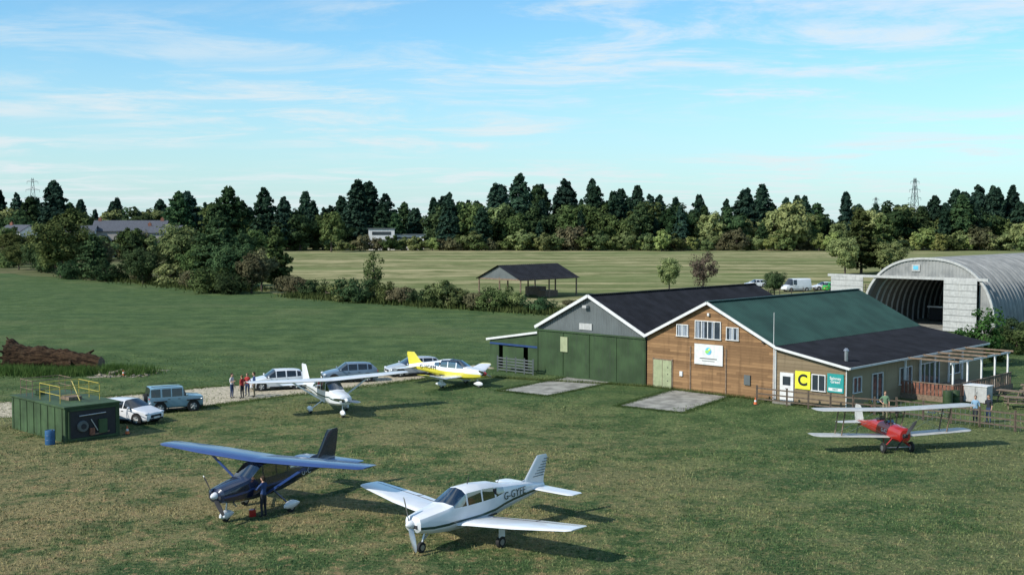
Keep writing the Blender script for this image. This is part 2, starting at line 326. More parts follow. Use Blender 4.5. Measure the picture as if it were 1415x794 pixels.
def put(me,name,x,y,s,parent=None,sx=1,rz=None):
    o=bpy.data.objects.new(name,me); COL.objects.link(o); o.location=(x,y,0); o.rotation_euler=(0,0,random.uniform(0,6.28) if rz is None else rz); o.scale=(s*sx,s*sx,s); o.parent=parent; return o
row=empty('distant_tree_row')
x=-360
while x<420:
    k=.86+.12*math.sin(x*.021+1.2)+.09*math.sin(x*.067)
    if x<-120: k*=.86
    for j in range(2):
        y=random.uniform(528,560)+j*26
        me=random.choice(fir*2+pin*2); put(me,'conifer',x+random.uniform(-4,4),y,k*random.uniform(.64,1.12),row,random.uniform(.9,1.3))
    x+=random.uniform(5.0,8.5)
x=-360
while x<420:
    if not -72<x<-36: 
        put(random.choice(bro),'broadleaf',x,random.uniform(512,530),random.uniform(.7,1.15),row)
        if random.random()<.6: put(random.choice(pin+fir),'conifer',x+3,random.uniform(506,518),random.uniform(.4,.85),row)
    x+=random.uniform(6,11)
x=-370
while x<420:
    put(random.choice(bus),'bush',x,random.uniform(498,507),random.uniform(.5,1.0 if -75<x<-35 else 1.3),row,1.2)
    if random.random()<.3 and x>10: put(random.choice((bus[0],bus[3],bro[3])),'bush',x,random.uniform(488,498),random.uniform(.8,1.3) if random.random()<.7 else .7,row,.9)
    x+=random.uniform(3.2,6)
lw=empty('distant_woodland')
for i in range(60):
    y=random.uniform(330,500); x=random.uniform(-.47,-.20)*y
    if 340<y<450 and -185<x<-105: continue
    put(random.choice(bus+bro[:2]),'tree',x,y,random.uniform(.35,.62) if y<400 else random.uniform(.5,.8),lw)
for i in range(16): put(random.choice(bus[:3]),'tree',-185+i*5.4+random.uniform(-2,2),random.uniform(365,392),random.uniform(.85,1.2),lw,1.1)
for p in((-121,380,.58),(-108,385,.6),(-160,380,.6)): put(bro[1],'tree',*p,lw)
for i in range(26):
    y=random.uniform(470,510); x=-.5*y+i*7; put(random.choice(bro+pin),'tree',x,y,random.uniform(.7,1.05),lw)
# mid-distance trees (individual)
mo=[tree_mesh('mid_broad_%d'%i,'broad',12,w,0,75,120,l,i+60,.30) for i,(w,l) in enumerate(((10,L_oak),(9,L_lt),(11,L_dk),(8,L_ol)))]
mf=[tree_mesh('mid_pine_%d'%i,'pine',12,w,0,150,42,l,i+70,.30,.06) for i,(w,l) in enumerate(((7,L_dk),(5.5,L_oak),(6,L_dk)))]
mb_=[tree_mesh('mid_bush_%d'%i,'bush',4,w,0,36,100,l,i+80,.18) for i,(w,l) in enumerate(((6,L_oak),(5,L_ol),(6.5,L_dk),(5,L_lt)))]
T=[(-99.6,264,13.4,mo[0],1.15),(-88,251,9.5,mf[0],1.2),(-78.5,248,9.5,mf[2],1.2),(-68,242,12.2,mo[1],1),(-60.4,229,8,mo[0],1),(-55.5,226,12.8,mf[0],1.25),(-45,206,7,mo[3],1),(-50.7,217,9,mo[2],1),
(-42.8,217,11.2,mf[1],1.1),(-44.5,212,7.5,mo[3],1),(-143,343,9.5,mo[0],1.2),(-117,295,7.5,mo[2],1.2),(-126,305,7,mo[0],1.2),(-93,270,8,mo[3],1.2),(-73,236,7.5,mo[2],1.1),(-107,280,9,mo[0],1.1),(-62,238,10,mf[2],1.1),
(-21.6,187,7.6,tree_mesh('sparse_tree','broad',12,9,0,26,60,L_oak,98,.3),.8),(28.6,217,6.0,mo[1],.9),(33.0,206,7.2,tree_mesh('brown_tree','broad',12,11,0,50,50,L_rd,99,.3),.85),(82.5,282,14.5,mf[1],1.3),(90,290,13.5,mf[1],1.3),(77,276,9,mo[1],1),(44,200,4.2,mo[2],1),(88,278,8,mo[1],1.2)]
for x,y,h,me,sx in T:
    nm='conifer_tree' if me in mf else 'broadleaf_tree'; put(me,nm,x,y,h/12,None,sx)
Bs=[(-33,196,3.2),(-36,200,3.4),(-30,194,2.4),(-24,183,4.2),(-26.5,186,3.2),(-19,182,3.4),(-16.5,179,3),(-13.5,177,2.6),(-10.2,172,4.2),(-8,171,3),(-5,168,2.8),(-1.8,166,3.6),(.8,165,2.8),(4,162,2.4),(8,160,2.2),(-38,205,3.6),(-84,247,4),(-66,231,4.5),(-95,257,4.4),(-48,205,4),(-52,208,4.6),(-112,288,5),(-135,320,5),(-128,330,6),(-150,345,6),(36,188,2.2),(-74,240,4.5),(-58,219,4)]
for x,y,h in Bs: put(random.choice(mb_),'shrub',x,y,h/4,None,random.uniform(.9,1.3))
nt_=tree_mesh('near_leafy','broad',5,4.2,0,30,60,leafmat('foliage_near',(.025,.065,.018),(.085,.16,.045),.8),200,.17)
put(nt_,'young_tree',40.5,102,1,None); put(mb_[2],'shrub',50,118,.8); put(mb_[0],'shrub',47.5,112,.7); put(mb_[3],'shrub',38.5,98.5,.35); put(mb_[0],'shrub',43,106,.5)

# tall grass clumps
def reeds(name,pts,hr,n,m,w=.03):
    rr=np.random.default_rng(len(name)+n); V=[]
    pts=np.array(pts); idx=rr.integers(0,len(pts),n); P=pts[idx,:2]+rr.normal(0,1,(n,2))*pts[idx,2:3]
    h=rr.uniform(.4,1,n)*hr; t=rr.uniform(0,6.28,n); l=rr.normal(0,.25,(n,2))*h[:,None]
    V=np.zeros((n,3,3)); V[:,0,:2]=P-np.c_[np.cos(t),np.sin(t)]*w; V[:,1,:2]=P+np.c_[np.cos(t),np.sin(t)]*w; V[:,2,:2]=P+l; V[:,2,2]=h
    me=rawmesh(name,V.reshape(-1,3),np.arange(n*3).reshape(-1,3),[m]); o=bpy.data.objects.new(name,me); COL.objects.link(o)
reeds('tall_grass',[(-41,97.5,.9),(-38,96.5,.8),(-35.5,97,.7),(-44,98,1),(-33.0,98.5,.6),(-31,97.5,.9),(-39,102,1.2),(-42,103,.8)],.85,11000,leafmat('reed_leaf',(.06,.12,.03),(.16,.24,.07),1),.03)
reeds('hedge_bottom_grass',[(-34+i*2.4,196-i*2.1,1.6) for i in range(18)]+[(-50-i*4,215+i*5,3) for i in range(12)],1.1,16000,leafmat('hedge_grass',(.045,.08,.025),(.12,.17,.06),1),.12)
def edges():
    eg=leafmat('edge_grass',(.05,.085,.025),(.125,.165,.06),1)
    def ln(segs,k,r): return [(a[0]+(b[0]-a[0])*t/(k-1),a[1]+(b[1]-a[1])*t/(k-1)-.12,r) for a,b in segs for t in range(k)]
    q=ln((((-8.3,98.1),(10.1,89.9)),((10.3,89.8),(22.1,78.4))),60,.12)
    for x_,y_ in((16.9,81.9),(18.6,80.3),(22.2,77.2),(24.6,75.9),(28.4,72),(33,67.5),(-30.2,71.4),(-25.2,66.6),(-27.7,69)): q.append((x_,y_,.35))
    reeds('long_grass_at_walls',q,.28,7000,eg,.015)
    reeds('apron_edge_grass',ln((((4.2,95.2),(-1.0,87.8)),((-.9,87.7),(2.4,85)),((7.7,92.1),(2.5,84.8)),((11.8,88.1),(7.1,80.4)),((7.2,80.4),(11.0,77.6)),((15.5,84.6),(11.1,77.4))),120,.2),.06,16000,eg,.025)
    reeds('track_edge_grass',ln((((-60,73.5),(-30,75.8)),((-30,75.8),(-22,78.5)),((-22,78.5),(-17.5,83.5)),((-17.5,83.5),(-10,91)),((-10,91),(-3,98.5)),((-60,79),(-31,82.5)),((-31,82.5),(-23,89.5)),((-23,89.5),(-9,98))),100,.3),.14,14000,eg,.025)
edges()

# ------------------------------------------------------------------ building helpers
def corr(mb,O,U,D,Nn,L,W,pitch,amp,m,spp=4):
    O=Vector(O);U=Vector(U).normalized();D=Vector(D).normalized();Nn=Vector(Nn).normalized(); n=int(L/pitch*spp); v=[];f=[]
    for i in range(n+1):
        u=L*i/n; a=amp*math.sin(2*math.pi*u/pitch); p=O+U*u+Nn*a; v+= [p,p+D*W]
    f=[(2*i,2*i+1,2*i+3,2*i+2) for i in range(n)]; mb.add(v,f,m)
def corrwall(mb,x0,x1,z0,zt,y,pitch,amp,m,spp=4):
    n=int((x1-x0)/pitch*spp); v=[]
    for i in range(n+1):
        x=x0+(x1-x0)*i/n; yy=y+amp*math.sin(2*math.pi*(x-x0)/pitch); v+=[(x,yy,z0),(x,yy,max(z0,zt(x)))]
    mb.add(v,[(2*i,2*i+2,2*i+3,2*i+1) for i in range(n)],m)
def beam(mb,p,q,w,h,m):
    p=Vector(p);q=Vector(q);d=(q-p).normalized(); up=Vector((0,0,1)) if abs(d.z)<.95 else Vector((1,0,0)); s=d.cross(up).normalized(); u=s.cross(d)
    r=lambda c:[c+s*w/2+u*h/2,c-s*w/2+u*h/2,c-s*w/2-u*h/2,c+s*w/2-u*h/2]
    mb.loft([r(p),r(q)],m)
def window(mb,x0,x1,z0,z1,y,frame='pwhite',panes=2,blind=True,ax='x'):
    def B(c,d,m):
        if ax=='x': mb.box(c,d,m)
        else: mb.box((-c[1],c[0],c[2]),(d[1],d[0],d[2]),m)
    w=.06; cx=(x0+x1)/2;cz=(z0+z1)/2
    B((cx,y-.03,z1-w/2),(x1-x0,.09,w),frame);B((cx,y-.035,z0+w/2),(x1-x0+.08,.12,w),frame)
    for i in range(panes+1): B((x0+w/2+(x1-x0-w)*i/panes,y-.03,cz),(w,.084,z1-z0-2*w),frame)
    B((cx,y-.005,cz),(x1-x0-w,.02,z1-z0-w),'wglass')
    if blind:
        n=int((x1-x0)/.16)
        for i in range(n):
            if random.random()<.75: B((x0+.1+(x1-x0-.2)*(i+.5)/n,y-.019,cz),(.09,.004,z1-z0-2*w-.02),'blind')
A44=R(-44)
# ---- brown clubhouse
cb=empty('timber_clubhouse',(10.25,90,0),A44)
W,LN,EV,RG=11.2,22,3.85,6.6; LW,LE=5.3,2.85
mb=MB()
def gz(x): return EV+(RG-EV)*(1-abs(x-W/2)/(W/2))
z=0
while z<RG-.05:
    zt=min(z+.2,RG); a=0 if z<EV else (z-EV)/(RG-EV)*W/2; b=0 if zt<EV else (zt-EV)/(RG-EV)*W/2
    mb.add([(a,-.035,z),(W-a,-.035,z),(W-b,-.012,zt),(b,-.012,zt),(a,0,z),(W-a,0,z)],[(0,1,2,3),(0,4,5,1)],'wood'); z+=.2
mb.add([(0,0,0),(W,0,0),(W,0,EV),(W/2,0,RG),(0,0,EV)],[(0,1,2,3,4)],'dark')
mb.add([(0,LN,0),(W,LN,0),(W,LN,EV),(W/2,LN,RG),(0,LN,EV)],[(0,1,2,3,4)],'wood')
mb.add([(W,0,0),(W,LN,0),(W,LN,EV),(W,0,EV)],[(0,1,2,3)],'wood')
mb.box((W-.06,-.06,EV/2-.05),(.14,.08,EV-.1),'pwhite')
mb.build('walls',cb,smooth=False)
mb=MB(); sl=math.hypot(W/2,RG-EV)
for s in(-1,1):
    D=(s*W/2,0,-(RG-EV)); Nn=(s*(RG-EV),0,W/2); corr(mb,(W/2,-.35,RG+.06),(0,1,0),D,Nn,LN+.5,sl+(.12 if s<0 else .05),.3,.03,'groof')
    beam(mb,(W/2,-.36,RG+.0),(W/2+s*(W/2+.05),-.36,EV-.02),.05,.2,'pwhite')
mb.box((W/2,LN/2-.1,RG+.1),(.35,LN+.5,.05),'groof'); mb.build('roof',cb,ang=60)
mb=MB(); 
mb.add([(W+.002,.02,0),(W+LW,.02,0),(W+LW,.02,LE),(W+.002,.02,3.7)],[(0,1,2,3)],'render')
z=0
while z<3.6:
    x1=W+LW if z+.25<=LE else W+LW*(3.75-z-.25)/(3.75-LE)
    x0=W+.05
    if x1-x0>.1: mb.add([(x0,-.03,z),(x1,-.03,z),(x1,-.01,z+.25),(x0,-.01,z+.25),(x0,.01,z),(x1,.01,z)],[(0,1,2,3),(0,4,5,1)],'render')
    z+=.25
mb.add([(W+LW,0,0),(W+LW,LN,0),(W+LW,LN,LE),(W+LW,0,LE)],[(0,1,2,3)],'renders')
mb.add([(W,LN,0),(W+LW,LN,0),(W+LW,LN,LE),(W,LN,3.75)],[(0,1,2,3)],'renders')
mb.build('side_wing_walls',cb,smooth=False)
mb=MB(); sl2=math.hypot(LW+.4,3.8-LE); corr(mb,(W+.02,-.35,3.88),(0,1,0),(LW,0,LE-3.75),(3.75-LE,0,LW),LN+.5,sl2,.2,.02,'broof')
beam(mb,(W+.02,-.37,3.8),(W+LW+.4,-.37,LE-.06+.0),.05,.17,'pwhite'); beam(mb,(W+LW+.42,-.37,LE-.04),(W+LW+.42,LN+.1,LE-.04),.1,.13,'pwhite')
mb.cyl((W+LW+.02,-.05,0),(W+LW+.02,-.05,LE-.1),.04,.04,'pwhite',8)
mb.cyl((W+LW-.7,1.2,LE-.2),(W+LW-.7,1.2,LE+.95),.13,.13,'metal',10); mb.cyl((W+LW-.7,1.2,LE+.95),(W+LW-.7,1.2,LE+1.12),.2,.08,'metal',10)
mb.cyl((W-.1,-.25,0),(W-.1,-.25,6.2),.03,.015,'pwhite',6)
mb.build('side_wing_roof',cb,ang=60)
mb=MB()
window(mb,2.75,3.8,4.0,4.9,-.05); window(mb,4.4,6.65,3.95,5.28,-.05,panes=4); window(mb,7.1,8.15,4.0,4.95,-.05)
mb.box((1.5,-.08,1.07),(1.65,.1,2.1),'pale'); mb.box((1.5,-.075,2.16),(1.85,.11,.08),'rawwood'); mb.box((1.5,-.135,1.07),(.03,.02,2.0),'rawwood')
for x in(.62,2.38,4.0,7.1): mb.box((x,-.06,1.15 if x<3 else 1.7),(.08,.06,2.2 if x<3 else 3.3),'rawwood')
for k in range(3): mb.box((2.0+.0,-.14,.6+.5*k),(.08,.03,.06),'dark')
mb.box((3.2,-.08,1.25),(.25,.12,.35),'pwhite'); mb.box((8.9,-.09,1.3),(.5,.1,.7),'grey'); mb.box((10.2,-.1,4.1),(.2,.2,.16),'dark'); mb.box((5.6,-.12,5.75),(.16,.16,.2),'pwhite')
mb.box((12.06,-.05,1.05),(1.05,.1,2.1),'pwhite'); mb.box((12.06,-.11,1.55),(.6,.02,.6),'wglass'); mb.box((12.06,-.12,1.02),(.2,.02,.06),'metal')
window(mb,13.98,15.02,1.05,2.2,-.05,panes=2,blind=False)
mb.box((12.1,-.4,.07),(1.5,.7,.14),'conc')
mb.build('doors_and_windows',cb,smooth=False,bev=.006)
mb=MB()
for a,b,z0,z1,pn in((.8,1.95,1.0,2.1,2),(3.45,5.0,.05,2.1,2),(7.5,9.4,.9,2.15,3),(10.6,13.9,.1,2.15,4),(15.5,17.5,.9,2.1,2)):
    window(mb,a,b,z0,z1,-(W+LW)-.03,panes=pn,blind=False,ax='y')
mb.build('side_windows',cb,smooth=False)
mb=MB(); mb.box((5.62,-.1,2.84),(2.45,.06,1.48),'pwhite')
mb.ell((5.62,-.14,3.1),(.27,.012,.27),'lblue',20,8); mb.ell((5.52,-.152,3.05),(.17,.01,.13),'lgreen',16,6); mb.ell((5.72,-.157,3.2),(.09,.01,.09),'csign',12,6)
mb.box((5.62,-.135,2.55),(1.5,.006,.07),'grey'); mb.box((5.62,-.135,2.38),(1.1,.006,.045),'grey')
mb.build('club_sign_board',cb,smooth=False)
mb=MB(); mb.box((13.3,-.08,1.7),(1.15,.05,1.22),'csign'); mb.build('reporting_point_sign',cb,smooth=False)
TF=lambda x,y,z:Matrix.Translation((x,y,z))@Matrix.Rotation(R(90),4,'X')
text('C',1.05,'ink',cb,TF(13.3,-.112,1.68),off=.03)
mb=MB(); mb.box((15.75,-.08,1.72),(1.2,.05,1.25),'teal'); mb.box((15.75,-.108,1.3),(1.0,.006,.2),'pwhite'); mb.build('information_sign',cb,smooth=False)
text('Spinney\nGreen',.27,'pwhite',cb,TF(15.75,-.11,1.92),off=.02); text('FIRST',.17,'teal',cb,TF(15.75,-.115,1.3),off=.02)

# ---- green hangar
gh=empty('green_hangar',(10.25-.719*11.25,90+.695*11.25,0),A44)
mb=MB(); mb.add([(0,.05,0),(W,.05,0),(W,.05,EV),(W/2,.05,RG),(0,.05,EV)],[(0,1,2,3,4)],'dark')
mb.add([(0,LN+1.5,0),(W,LN+1.5,0),(W,LN+1.5,EV),(W/2,LN+1.5,RG),(0,LN+1.5,EV)],[(0,1,2,3,4)],'grey'); mb.add([(0,0,0),(0,LN+1.5,0),(0,LN+1.5,EV),(0,0,EV)],[(0,1,2,3)],'grey')
corrwall(mb,0,W,3.55,lambda x:gz(x)-.02,-.02,.25,.02,'grey')
corrwall(mb,.0,W,.02,lambda x:3.6,-.14,.35,.014,'gdoor')
for i in range(5): mb.box((W*i/4*.985+.08,-.17,1.8),(.05,.03,3.5),'gdoor')
mb.box((W/2,-.17,3.62),(W,.14,.12),'gdoor'); mb.box((W/2,-.2,.06),(W,.1,.1),'gdoor')
mb.box((3.0,-.2,2.6),(.75,.05,1.2),'pale'); mb.box((5.15,-.06,4.15),(1.3,.06,.5),'panel')
mb.box((5.3,-.25,5.75),(.4,.35,.2),'panel'); 
mb.build('walls_and_doors',gh,smooth=False)
mb=MB()
for s in(-1,1):
    corr(mb,(W/2,-.35,RG+.06),(0,1,0),(s*W/2,0,-(RG-EV)),(s*(RG-EV),0,W/2),LN+2,sl+(.15 if s<0 else 0),.25,.025,'broof')
    beam(mb,(W/2,-.37,RG+.02),(W/2+s*(W/2+.08),-.37,EV-.02),.05,.24,'pwhite')
mb.box((W/2,LN/2+.7,RG+.1),(.35,LN+2,.05),'broof'); mb.build('roof',gh,ang=60)
mb=MB()
w2=5.6
mb.add([(0,-.1,3.42),(-w2-.3,-.1,2.48),(-w2-.3,9,2.48),(0,9,3.42),(0,-.1,3.34),(-w2-.3,-.1,2.40),(-w2-.3,9,2.40),(0,9,3.34)],[(0,1,2,3),(7,6,5,4),(0,4,5,1),(1,5,6,2),(2,6,7,3)],'broof')
beam(mb,(0,-.14,3.36),(-w2-.35,-.14,2.42),.05,.17,'pwhite')
mb.box((-w2/2,.0,2.12),(w2,.1,.16),'trim'); mb.box((-w2/2,.02,2.4),(w2,.06,.4),'gdoor')
mb.add([(-w2,.03,2.3),(-.02,.03,2.3),(-.02,.03,3.3),(-w2,.03,2.4)],[(0,1,2,3)],'gdoor')
mb.box((-w2+.5,.05,1.05),(1.1,.12,2.1),'gdoor'); mb.box((-w2/2,6,1.5),(w2,.1,3),'tgreen'); mb.box((-w2,3,1.2),(.08,6,2.4),'tgreen'); mb.box((-.6,.04,1.05),(1.1,.1,2.1),'gdoor'); mb.box((-2.9,.05,1.0),(2.4,.05,1.9),'gdoor')
mb.build('lean_to',gh,smooth=False)

# ---- arched hangar
ah=empty('arched_hangar',(42.0,142.3,0),A44)
AW,AH,AL=15.6,8.1,34
def arch(t,w=AW,h=AH,off=0):
    a=math.pi*(1-t); c=math.cos(a);s=math.sin(a); x=w/2+math.copysign(abs(c)**.85,c)*(w/2-off); z=(h-off)*abs(s)**.80; return x,z
mb=MB(); na=40; nl=int(AL/.125)
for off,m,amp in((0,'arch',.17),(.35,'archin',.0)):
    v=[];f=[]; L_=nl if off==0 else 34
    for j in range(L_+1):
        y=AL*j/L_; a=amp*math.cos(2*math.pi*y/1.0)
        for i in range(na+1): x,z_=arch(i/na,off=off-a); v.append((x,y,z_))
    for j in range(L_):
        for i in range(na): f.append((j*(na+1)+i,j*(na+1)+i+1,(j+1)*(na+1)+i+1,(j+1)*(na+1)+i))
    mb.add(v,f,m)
for k in range(1,23):
    y=k*1.5
    for i in range(24):
        x0,z0=arch(i/24,off=.45);x1,z1=arch((i+1)/24,off=.45); beam(mb,(x0,y,z0),(x1,y,z1),.12,.2,'panel')
mb.build('shell',ah,ang=50)
mb=MB(); pts=[arch(i/40,off=.02) for i in range(41)]; zt=5.9
def archz(x):
    for i in range(40):
        if pts[i][0]<=x<=pts[i+1][0]: u=(x-pts[i][0])/(pts[i+1][0]-pts[i][0]+1e-9); return pts[i][1]*(1-u)+pts[i+1][1]*u
    return 0
corrwall(mb,.4,AW-.4,zt,lambda x:archz(x),-.05,.4,.03,'arch')
for i in range(40):
    a,b=arch(i/40,off=-.08),arch((i+1)/40,off=-.08); beam(mb,(a[0],-.08,a[1]),(b[0],-.08,b[1]),.3,.26,'panel')
mb.box((5.2,-.25,zt+.05),(AW+4.0,.3,.3),'panel')
for (a,b,dy) in((-4.2,-2.1,-.3),(-2.1,.1,-.42),(10.0,12.0,-.5),(11.9,13.9,-.64)):
    mb.box(((a+b)/2,dy,zt/2),(b-a-.04,.1,zt-.15),'panel')
    for k in range(8): mb.box(((a+b)/2,dy-.06,.5+k*.7),(b-a-.1,.03,.07),'arch')
corrwall(mb,13.9,AW-.1,0,lambda x:archz(x),-.02,.4,.02,'arch')
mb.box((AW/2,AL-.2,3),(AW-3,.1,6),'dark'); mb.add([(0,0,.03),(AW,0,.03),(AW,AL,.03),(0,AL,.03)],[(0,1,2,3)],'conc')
mb.box((6.5,-.14,7.1),(1.0,.05,.8),'panel'); mb.box((6.5,-.175,7.1),(.6,.02,.45),'lblue')
mb.box((4,14,1),(2.2,5,1.6),'dark'); mb.box((8,20,1.2),(6,2,1.8),'shg'); mb.cyl((7.5,10,.9),(7.5,14,1.2),.6,.3,'white',12); mb.box((7.5,11.2,1.9),(9,1.3,.16),'white'); mb.box((7.5,14,1.7),(.1,.9,1.2),'white')
mb.build('front_and_doors',ah,smooth=False)

# ---- open barn
ob=empty('open_barn',(-5.4,196,0),A44)
mb=MB(); bw,bl=9.4,13.5
for x in(0,bw/2,bw):
    for y in(0,bl/2,bl): mb.cyl((x,y,0),(x,y,3.2 if x!=bw/2 else 3.4),.14,.12,'rawwood',6)
for x in(0,bw): mb.box((x,bl/2,3.1),(.2,bl,.25),'rawwood')
for y in(0,bl): mb.box((bw/2,y,3.1),(bw,.2,.25),'rawwood')
mb.add([(0,-.05,3.2),(bw,-.05,3.2),(bw/2,-.05,5.2)],[(0,1,2)],'grey')
for s in(-1,1):
    sl3=math.hypot(bw/2,2.1); corr(mb,(bw/2,-.5,5.35),(0,1,0),(s*bw/2,0,-2.1),(s*2.1,0,bw/2),bl+1,sl3+.5,.5,.04,'broof')
mb.box((2,bl-2,.7),(3,2,1.4),'rawwood'); mb.box((6.5,bl-4,.5),(2,3,1.0),'rawwood'); mb.build('barn_frame_and_roof',ob,smooth=False)

# ---- distant houses
def house(name,x,y,rz,w,l,ev,rg,wall,roof='hroof',ch=2):
    h=empty(name,(x,y,0),rz); mb=MB()
    mb.box((0,0,ev/2),(w,l,ev),wall); mb.add([(-w/2,-l/2,ev),(-w/2,l/2,ev),(-w/2,0,rg),(w/2,-l/2,ev),(w/2,l/2,ev),(w/2,0,rg)],[(0,1,2),(3,5,4)],wall); mb.build('walls',h,smooth=False)
    mb=MB(); o=.5
    for s in(-1,1): mb.add([(-w/2-o,0,rg+.1),(w/2+o,0,rg+.1),(w/2+o,s*(l/2+o),ev-.1),(-w/2-o,s*(l/2+o),ev-.1),(-w/2-o,0,rg+.35),(w/2+o,0,rg+.35),(w/2+o,s*(l/2+o),ev+.15),(-w/2-o,s*(l/2+o),ev+.15)],[(0,1,2,3),(7,6,5,4),(0,4,5,1),(2,6,7,3),(1,5,6,2),(3,7,4,0)],roof)
    for i in range(ch): mb.box((-w/2+1.5+i*(w-3)/max(1,ch-1),0,rg+.4),(1.1,.8,1.4),'brick'); mb.cyl((-w/2+1.5+i*(w-3)/max(1,ch-1),0,rg+1.1),(-w/2+1.5+i*(w-3)/max(1,ch-1),0,rg+1.5),.2,.16,'brick')
    mb.build('roof',h,smooth=False); mb=MB()
    for fl in range(int(ev//3)):
        for i in range(int(w//4)): xx=-w/2+2.2+i*4; mb.box((xx,-l/2-.05,1.6+fl*3),(1.5,.14,1.5),'wglass'); mb.box((xx,-l/2-.09,.8+fl*3),(1.8,.2,.15),'pwhite')
    mb.build('windows',h,smooth=False)
house('pale_house',-132,415,R(6),24,10,8.9,12.3,'hwall'); house('white_house',-148,408,R(6),12,9,8.6,10.6,'pwhite',ch=1); house('white_house',-169,410,R(-20),9,9,8.8,10.8,'pwhite',ch=1); house('pale_house',-118,405,R(6),12,8,8.4,10.6,'hwall',ch=1)
h=empty('modern_house',(-56,514,0),R(5)); mb=MB(); mb.box((0,0,4.5),(11,9,9.0),'pwhite'); mb.box((11,1,3.2),(14,8,6.4),'pwhite'); mb.box((0,-4.56,7.2),(8,.1,1.4),'wglass'); mb.box((11,-3.06,5.2),(10,.1,1.0),'wglass'); mb.box((0,0,9.15),(11.8,9.8,.3),'grey'); mb.box((11.5,1,6.55),(14.6,8.8,.3),'grey'); mb.build('house_body',h,smooth=False)
def pylon(x,y,H):
    p=empty('electricity_pylon',(x,y,0),R(20)); mb=MB(); k=lambda z:(3.8*(1-z/H)**1.1+.6)
    zs=[H*i/9 for i in range(10)]
    for i in range(9):
        a,b=k(zs[i]),k(zs[i+1]); cs=[(1,1),(1,-1),(-1,-1),(-1,1)]
        for j,(sx,sy) in enumerate(cs):
            mb.cyl((sx*a,sy*a,zs[i]),(sx*b,sy*b,zs[i+1]),.22,.2,'grey',4); tx,ty=cs[(j+1)%4]; mb.cyl((sx*a,sy*a,zs[i]),(tx*b,ty*b,zs[i+1]),.13,.13,'grey',4)
    for z_,w_ in((H*.66,6),(H*.8,5),(H*.94,4)):
        for s in(-1,1): mb.cyl((0,0,z_+1.4),(s*w_,0,z_),.18,.1,'grey',4); mb.cyl((0,0,z_-.4),(s*w_,0,z_),.18,.1,'grey',4); mb.cyl((s*w_,0,z_),(s*w_,0,z_-2),.12,.12,'grey',4)
    mb.build('lattice',p,smooth=False)
pylon(-376,940,46); pylon(316,940,46); pylon(440,1100,36); pylon(395,1300,38)

# ------------------------------------------------------------------ fences
def fence(name,pts,h=1.1,step=2.0,rails=3,m='fence',mesh=False):
    mb=MB()
    for i in range(len(pts)-1):
        a=Vector((*pts[i],0));b=Vector((*pts[i+1],0)); n=max(1,round((b-a).length/step))
        for k in range(n+(1 if i==len(pts)-2 else 0)):
            p=a.lerp(b,k/n); mb.box((p.x,p.y,h/2+.05),(.11,.11,h+.1),m,random.uniform(-.1,.1))
        for r in range(rails):
            z=h*(r+.8)/rails-.02; beam(mb,a+Vector((0,0,z)),b+Vector((0,0,z)),.04,.09,m)
        if mesh:
            L=(b-a).length; q=int(L/.3)
            for k in range(q): p=a.lerp(b,k/q); mb.cyl((p.x,p.y,.05),(p.x,p.y,h-.1),.012,.012,'metal',4)
    return mb.build(name,smooth=False)
fence('wooden_fence',[(16.9,81.9),(18.6,80.3),(22.2,77.2),(24.6,75.9)],1.1,1.7,3); fence('wooden_fence',[(24.6,75.9),(28.4,72.0),(33,67.5)],1.15,1.9,3,mesh=True)
fence('field_fence',[(33,188),(44,196),(58,206),(75,222)],1.3,3,3); fence('field_fence',[(22,170),(33,188)],1.2,3,2)
fence('metal_gate',[(-1.2,99.2),(.3,97.8),(1.7,96.4)],1.2,1.2,5,'grey')
fence('boundary_fence',[(-30+i*9,192-i*7.2) for i in range(4)],1.1,3,2)

# ------------------------------------------------------------------ terrace / pergola
pg=empty('pergola',(10.25,90,0),A44); mb=MB()
X0,X1,Y0,Y1=W+LW+.1,20.2,8,17.5
for x in(X0+.15,X1):
    for i in range(5): y=Y0+(Y1-Y0)*i/4; mb.box((x,y,1.35),(.11,.11,2.7),'pwhite')
for x in(X0+.15,X1): beam(mb,(x,Y0-.4,2.72),(x,Y1+.4,2.72),.06,.14,'pwhite')
for i in range(5): y=Y0+(Y1-Y0)*i/4; beam(mb,(X0-.1,y,2.85),(X1+.4,y,2.85),.05,.12,'rawwood')
mb.build('posts_and_beams',pg,smooth=False)
mb=MB(); mb.box(((X0+X1)/2,(Y0+Y1)/2,.2),(X1-X0+.6,Y1-Y0+.6,.4),'rawwood')
for i in range(32): y=Y0-.2+(Y1-Y0+.3)*i/31; mb.box((X1+.2,y,.8),(.03,.2,.8),'brick' if i<14 else 'rawwood')
for i in range(14): x=X0+.1+(X1-X0)*i/13; mb.box((x,Y0-.3,.8),(.2,.03,.8),'brick')
beam(mb,(X1+.2,Y0-.3,1.25),(X1+.2,Y1+.2,1.25),.1,.06,'rawwood'); beam(mb,(X0,Y0-.3,1.25),(X1+.2,Y0-.3,1.25),.1,.06,'rawwood')
mb.build('deck',pg,smooth=False)
def picnic(x,y,rz,m='rawwood',z0=0):
    e=empty('picnic_table',(x,y,z0),rz); mb=MB()
    for k in range(5): mb.box((0,-.3+.15*k,.75),(1.8,.13,.04),m)
    for s in(-1,1):
        for k in range(2): mb.box((0,s*(.62+.14*k),.45),(1.8,.13,.04),m)
        beam(mb,(s*.65,-.75,0),(s*.65,-.25,.73),.05,.09,m); beam(mb,(s*.65,.75,0),(s*.65,.25,.73),.05,.09,m); beam(mb,(s*.6,-.8,.4),(s*.6,.8,.4),.05,.09,m)
    mb.build('table_and_seats',e,smooth=False)
picnic(34.6,82.3,R(-44)); picnic(37.4,85,R(-30)); picnic(36,80,R(-50)); picnic(33.8,79.2,R(-20))
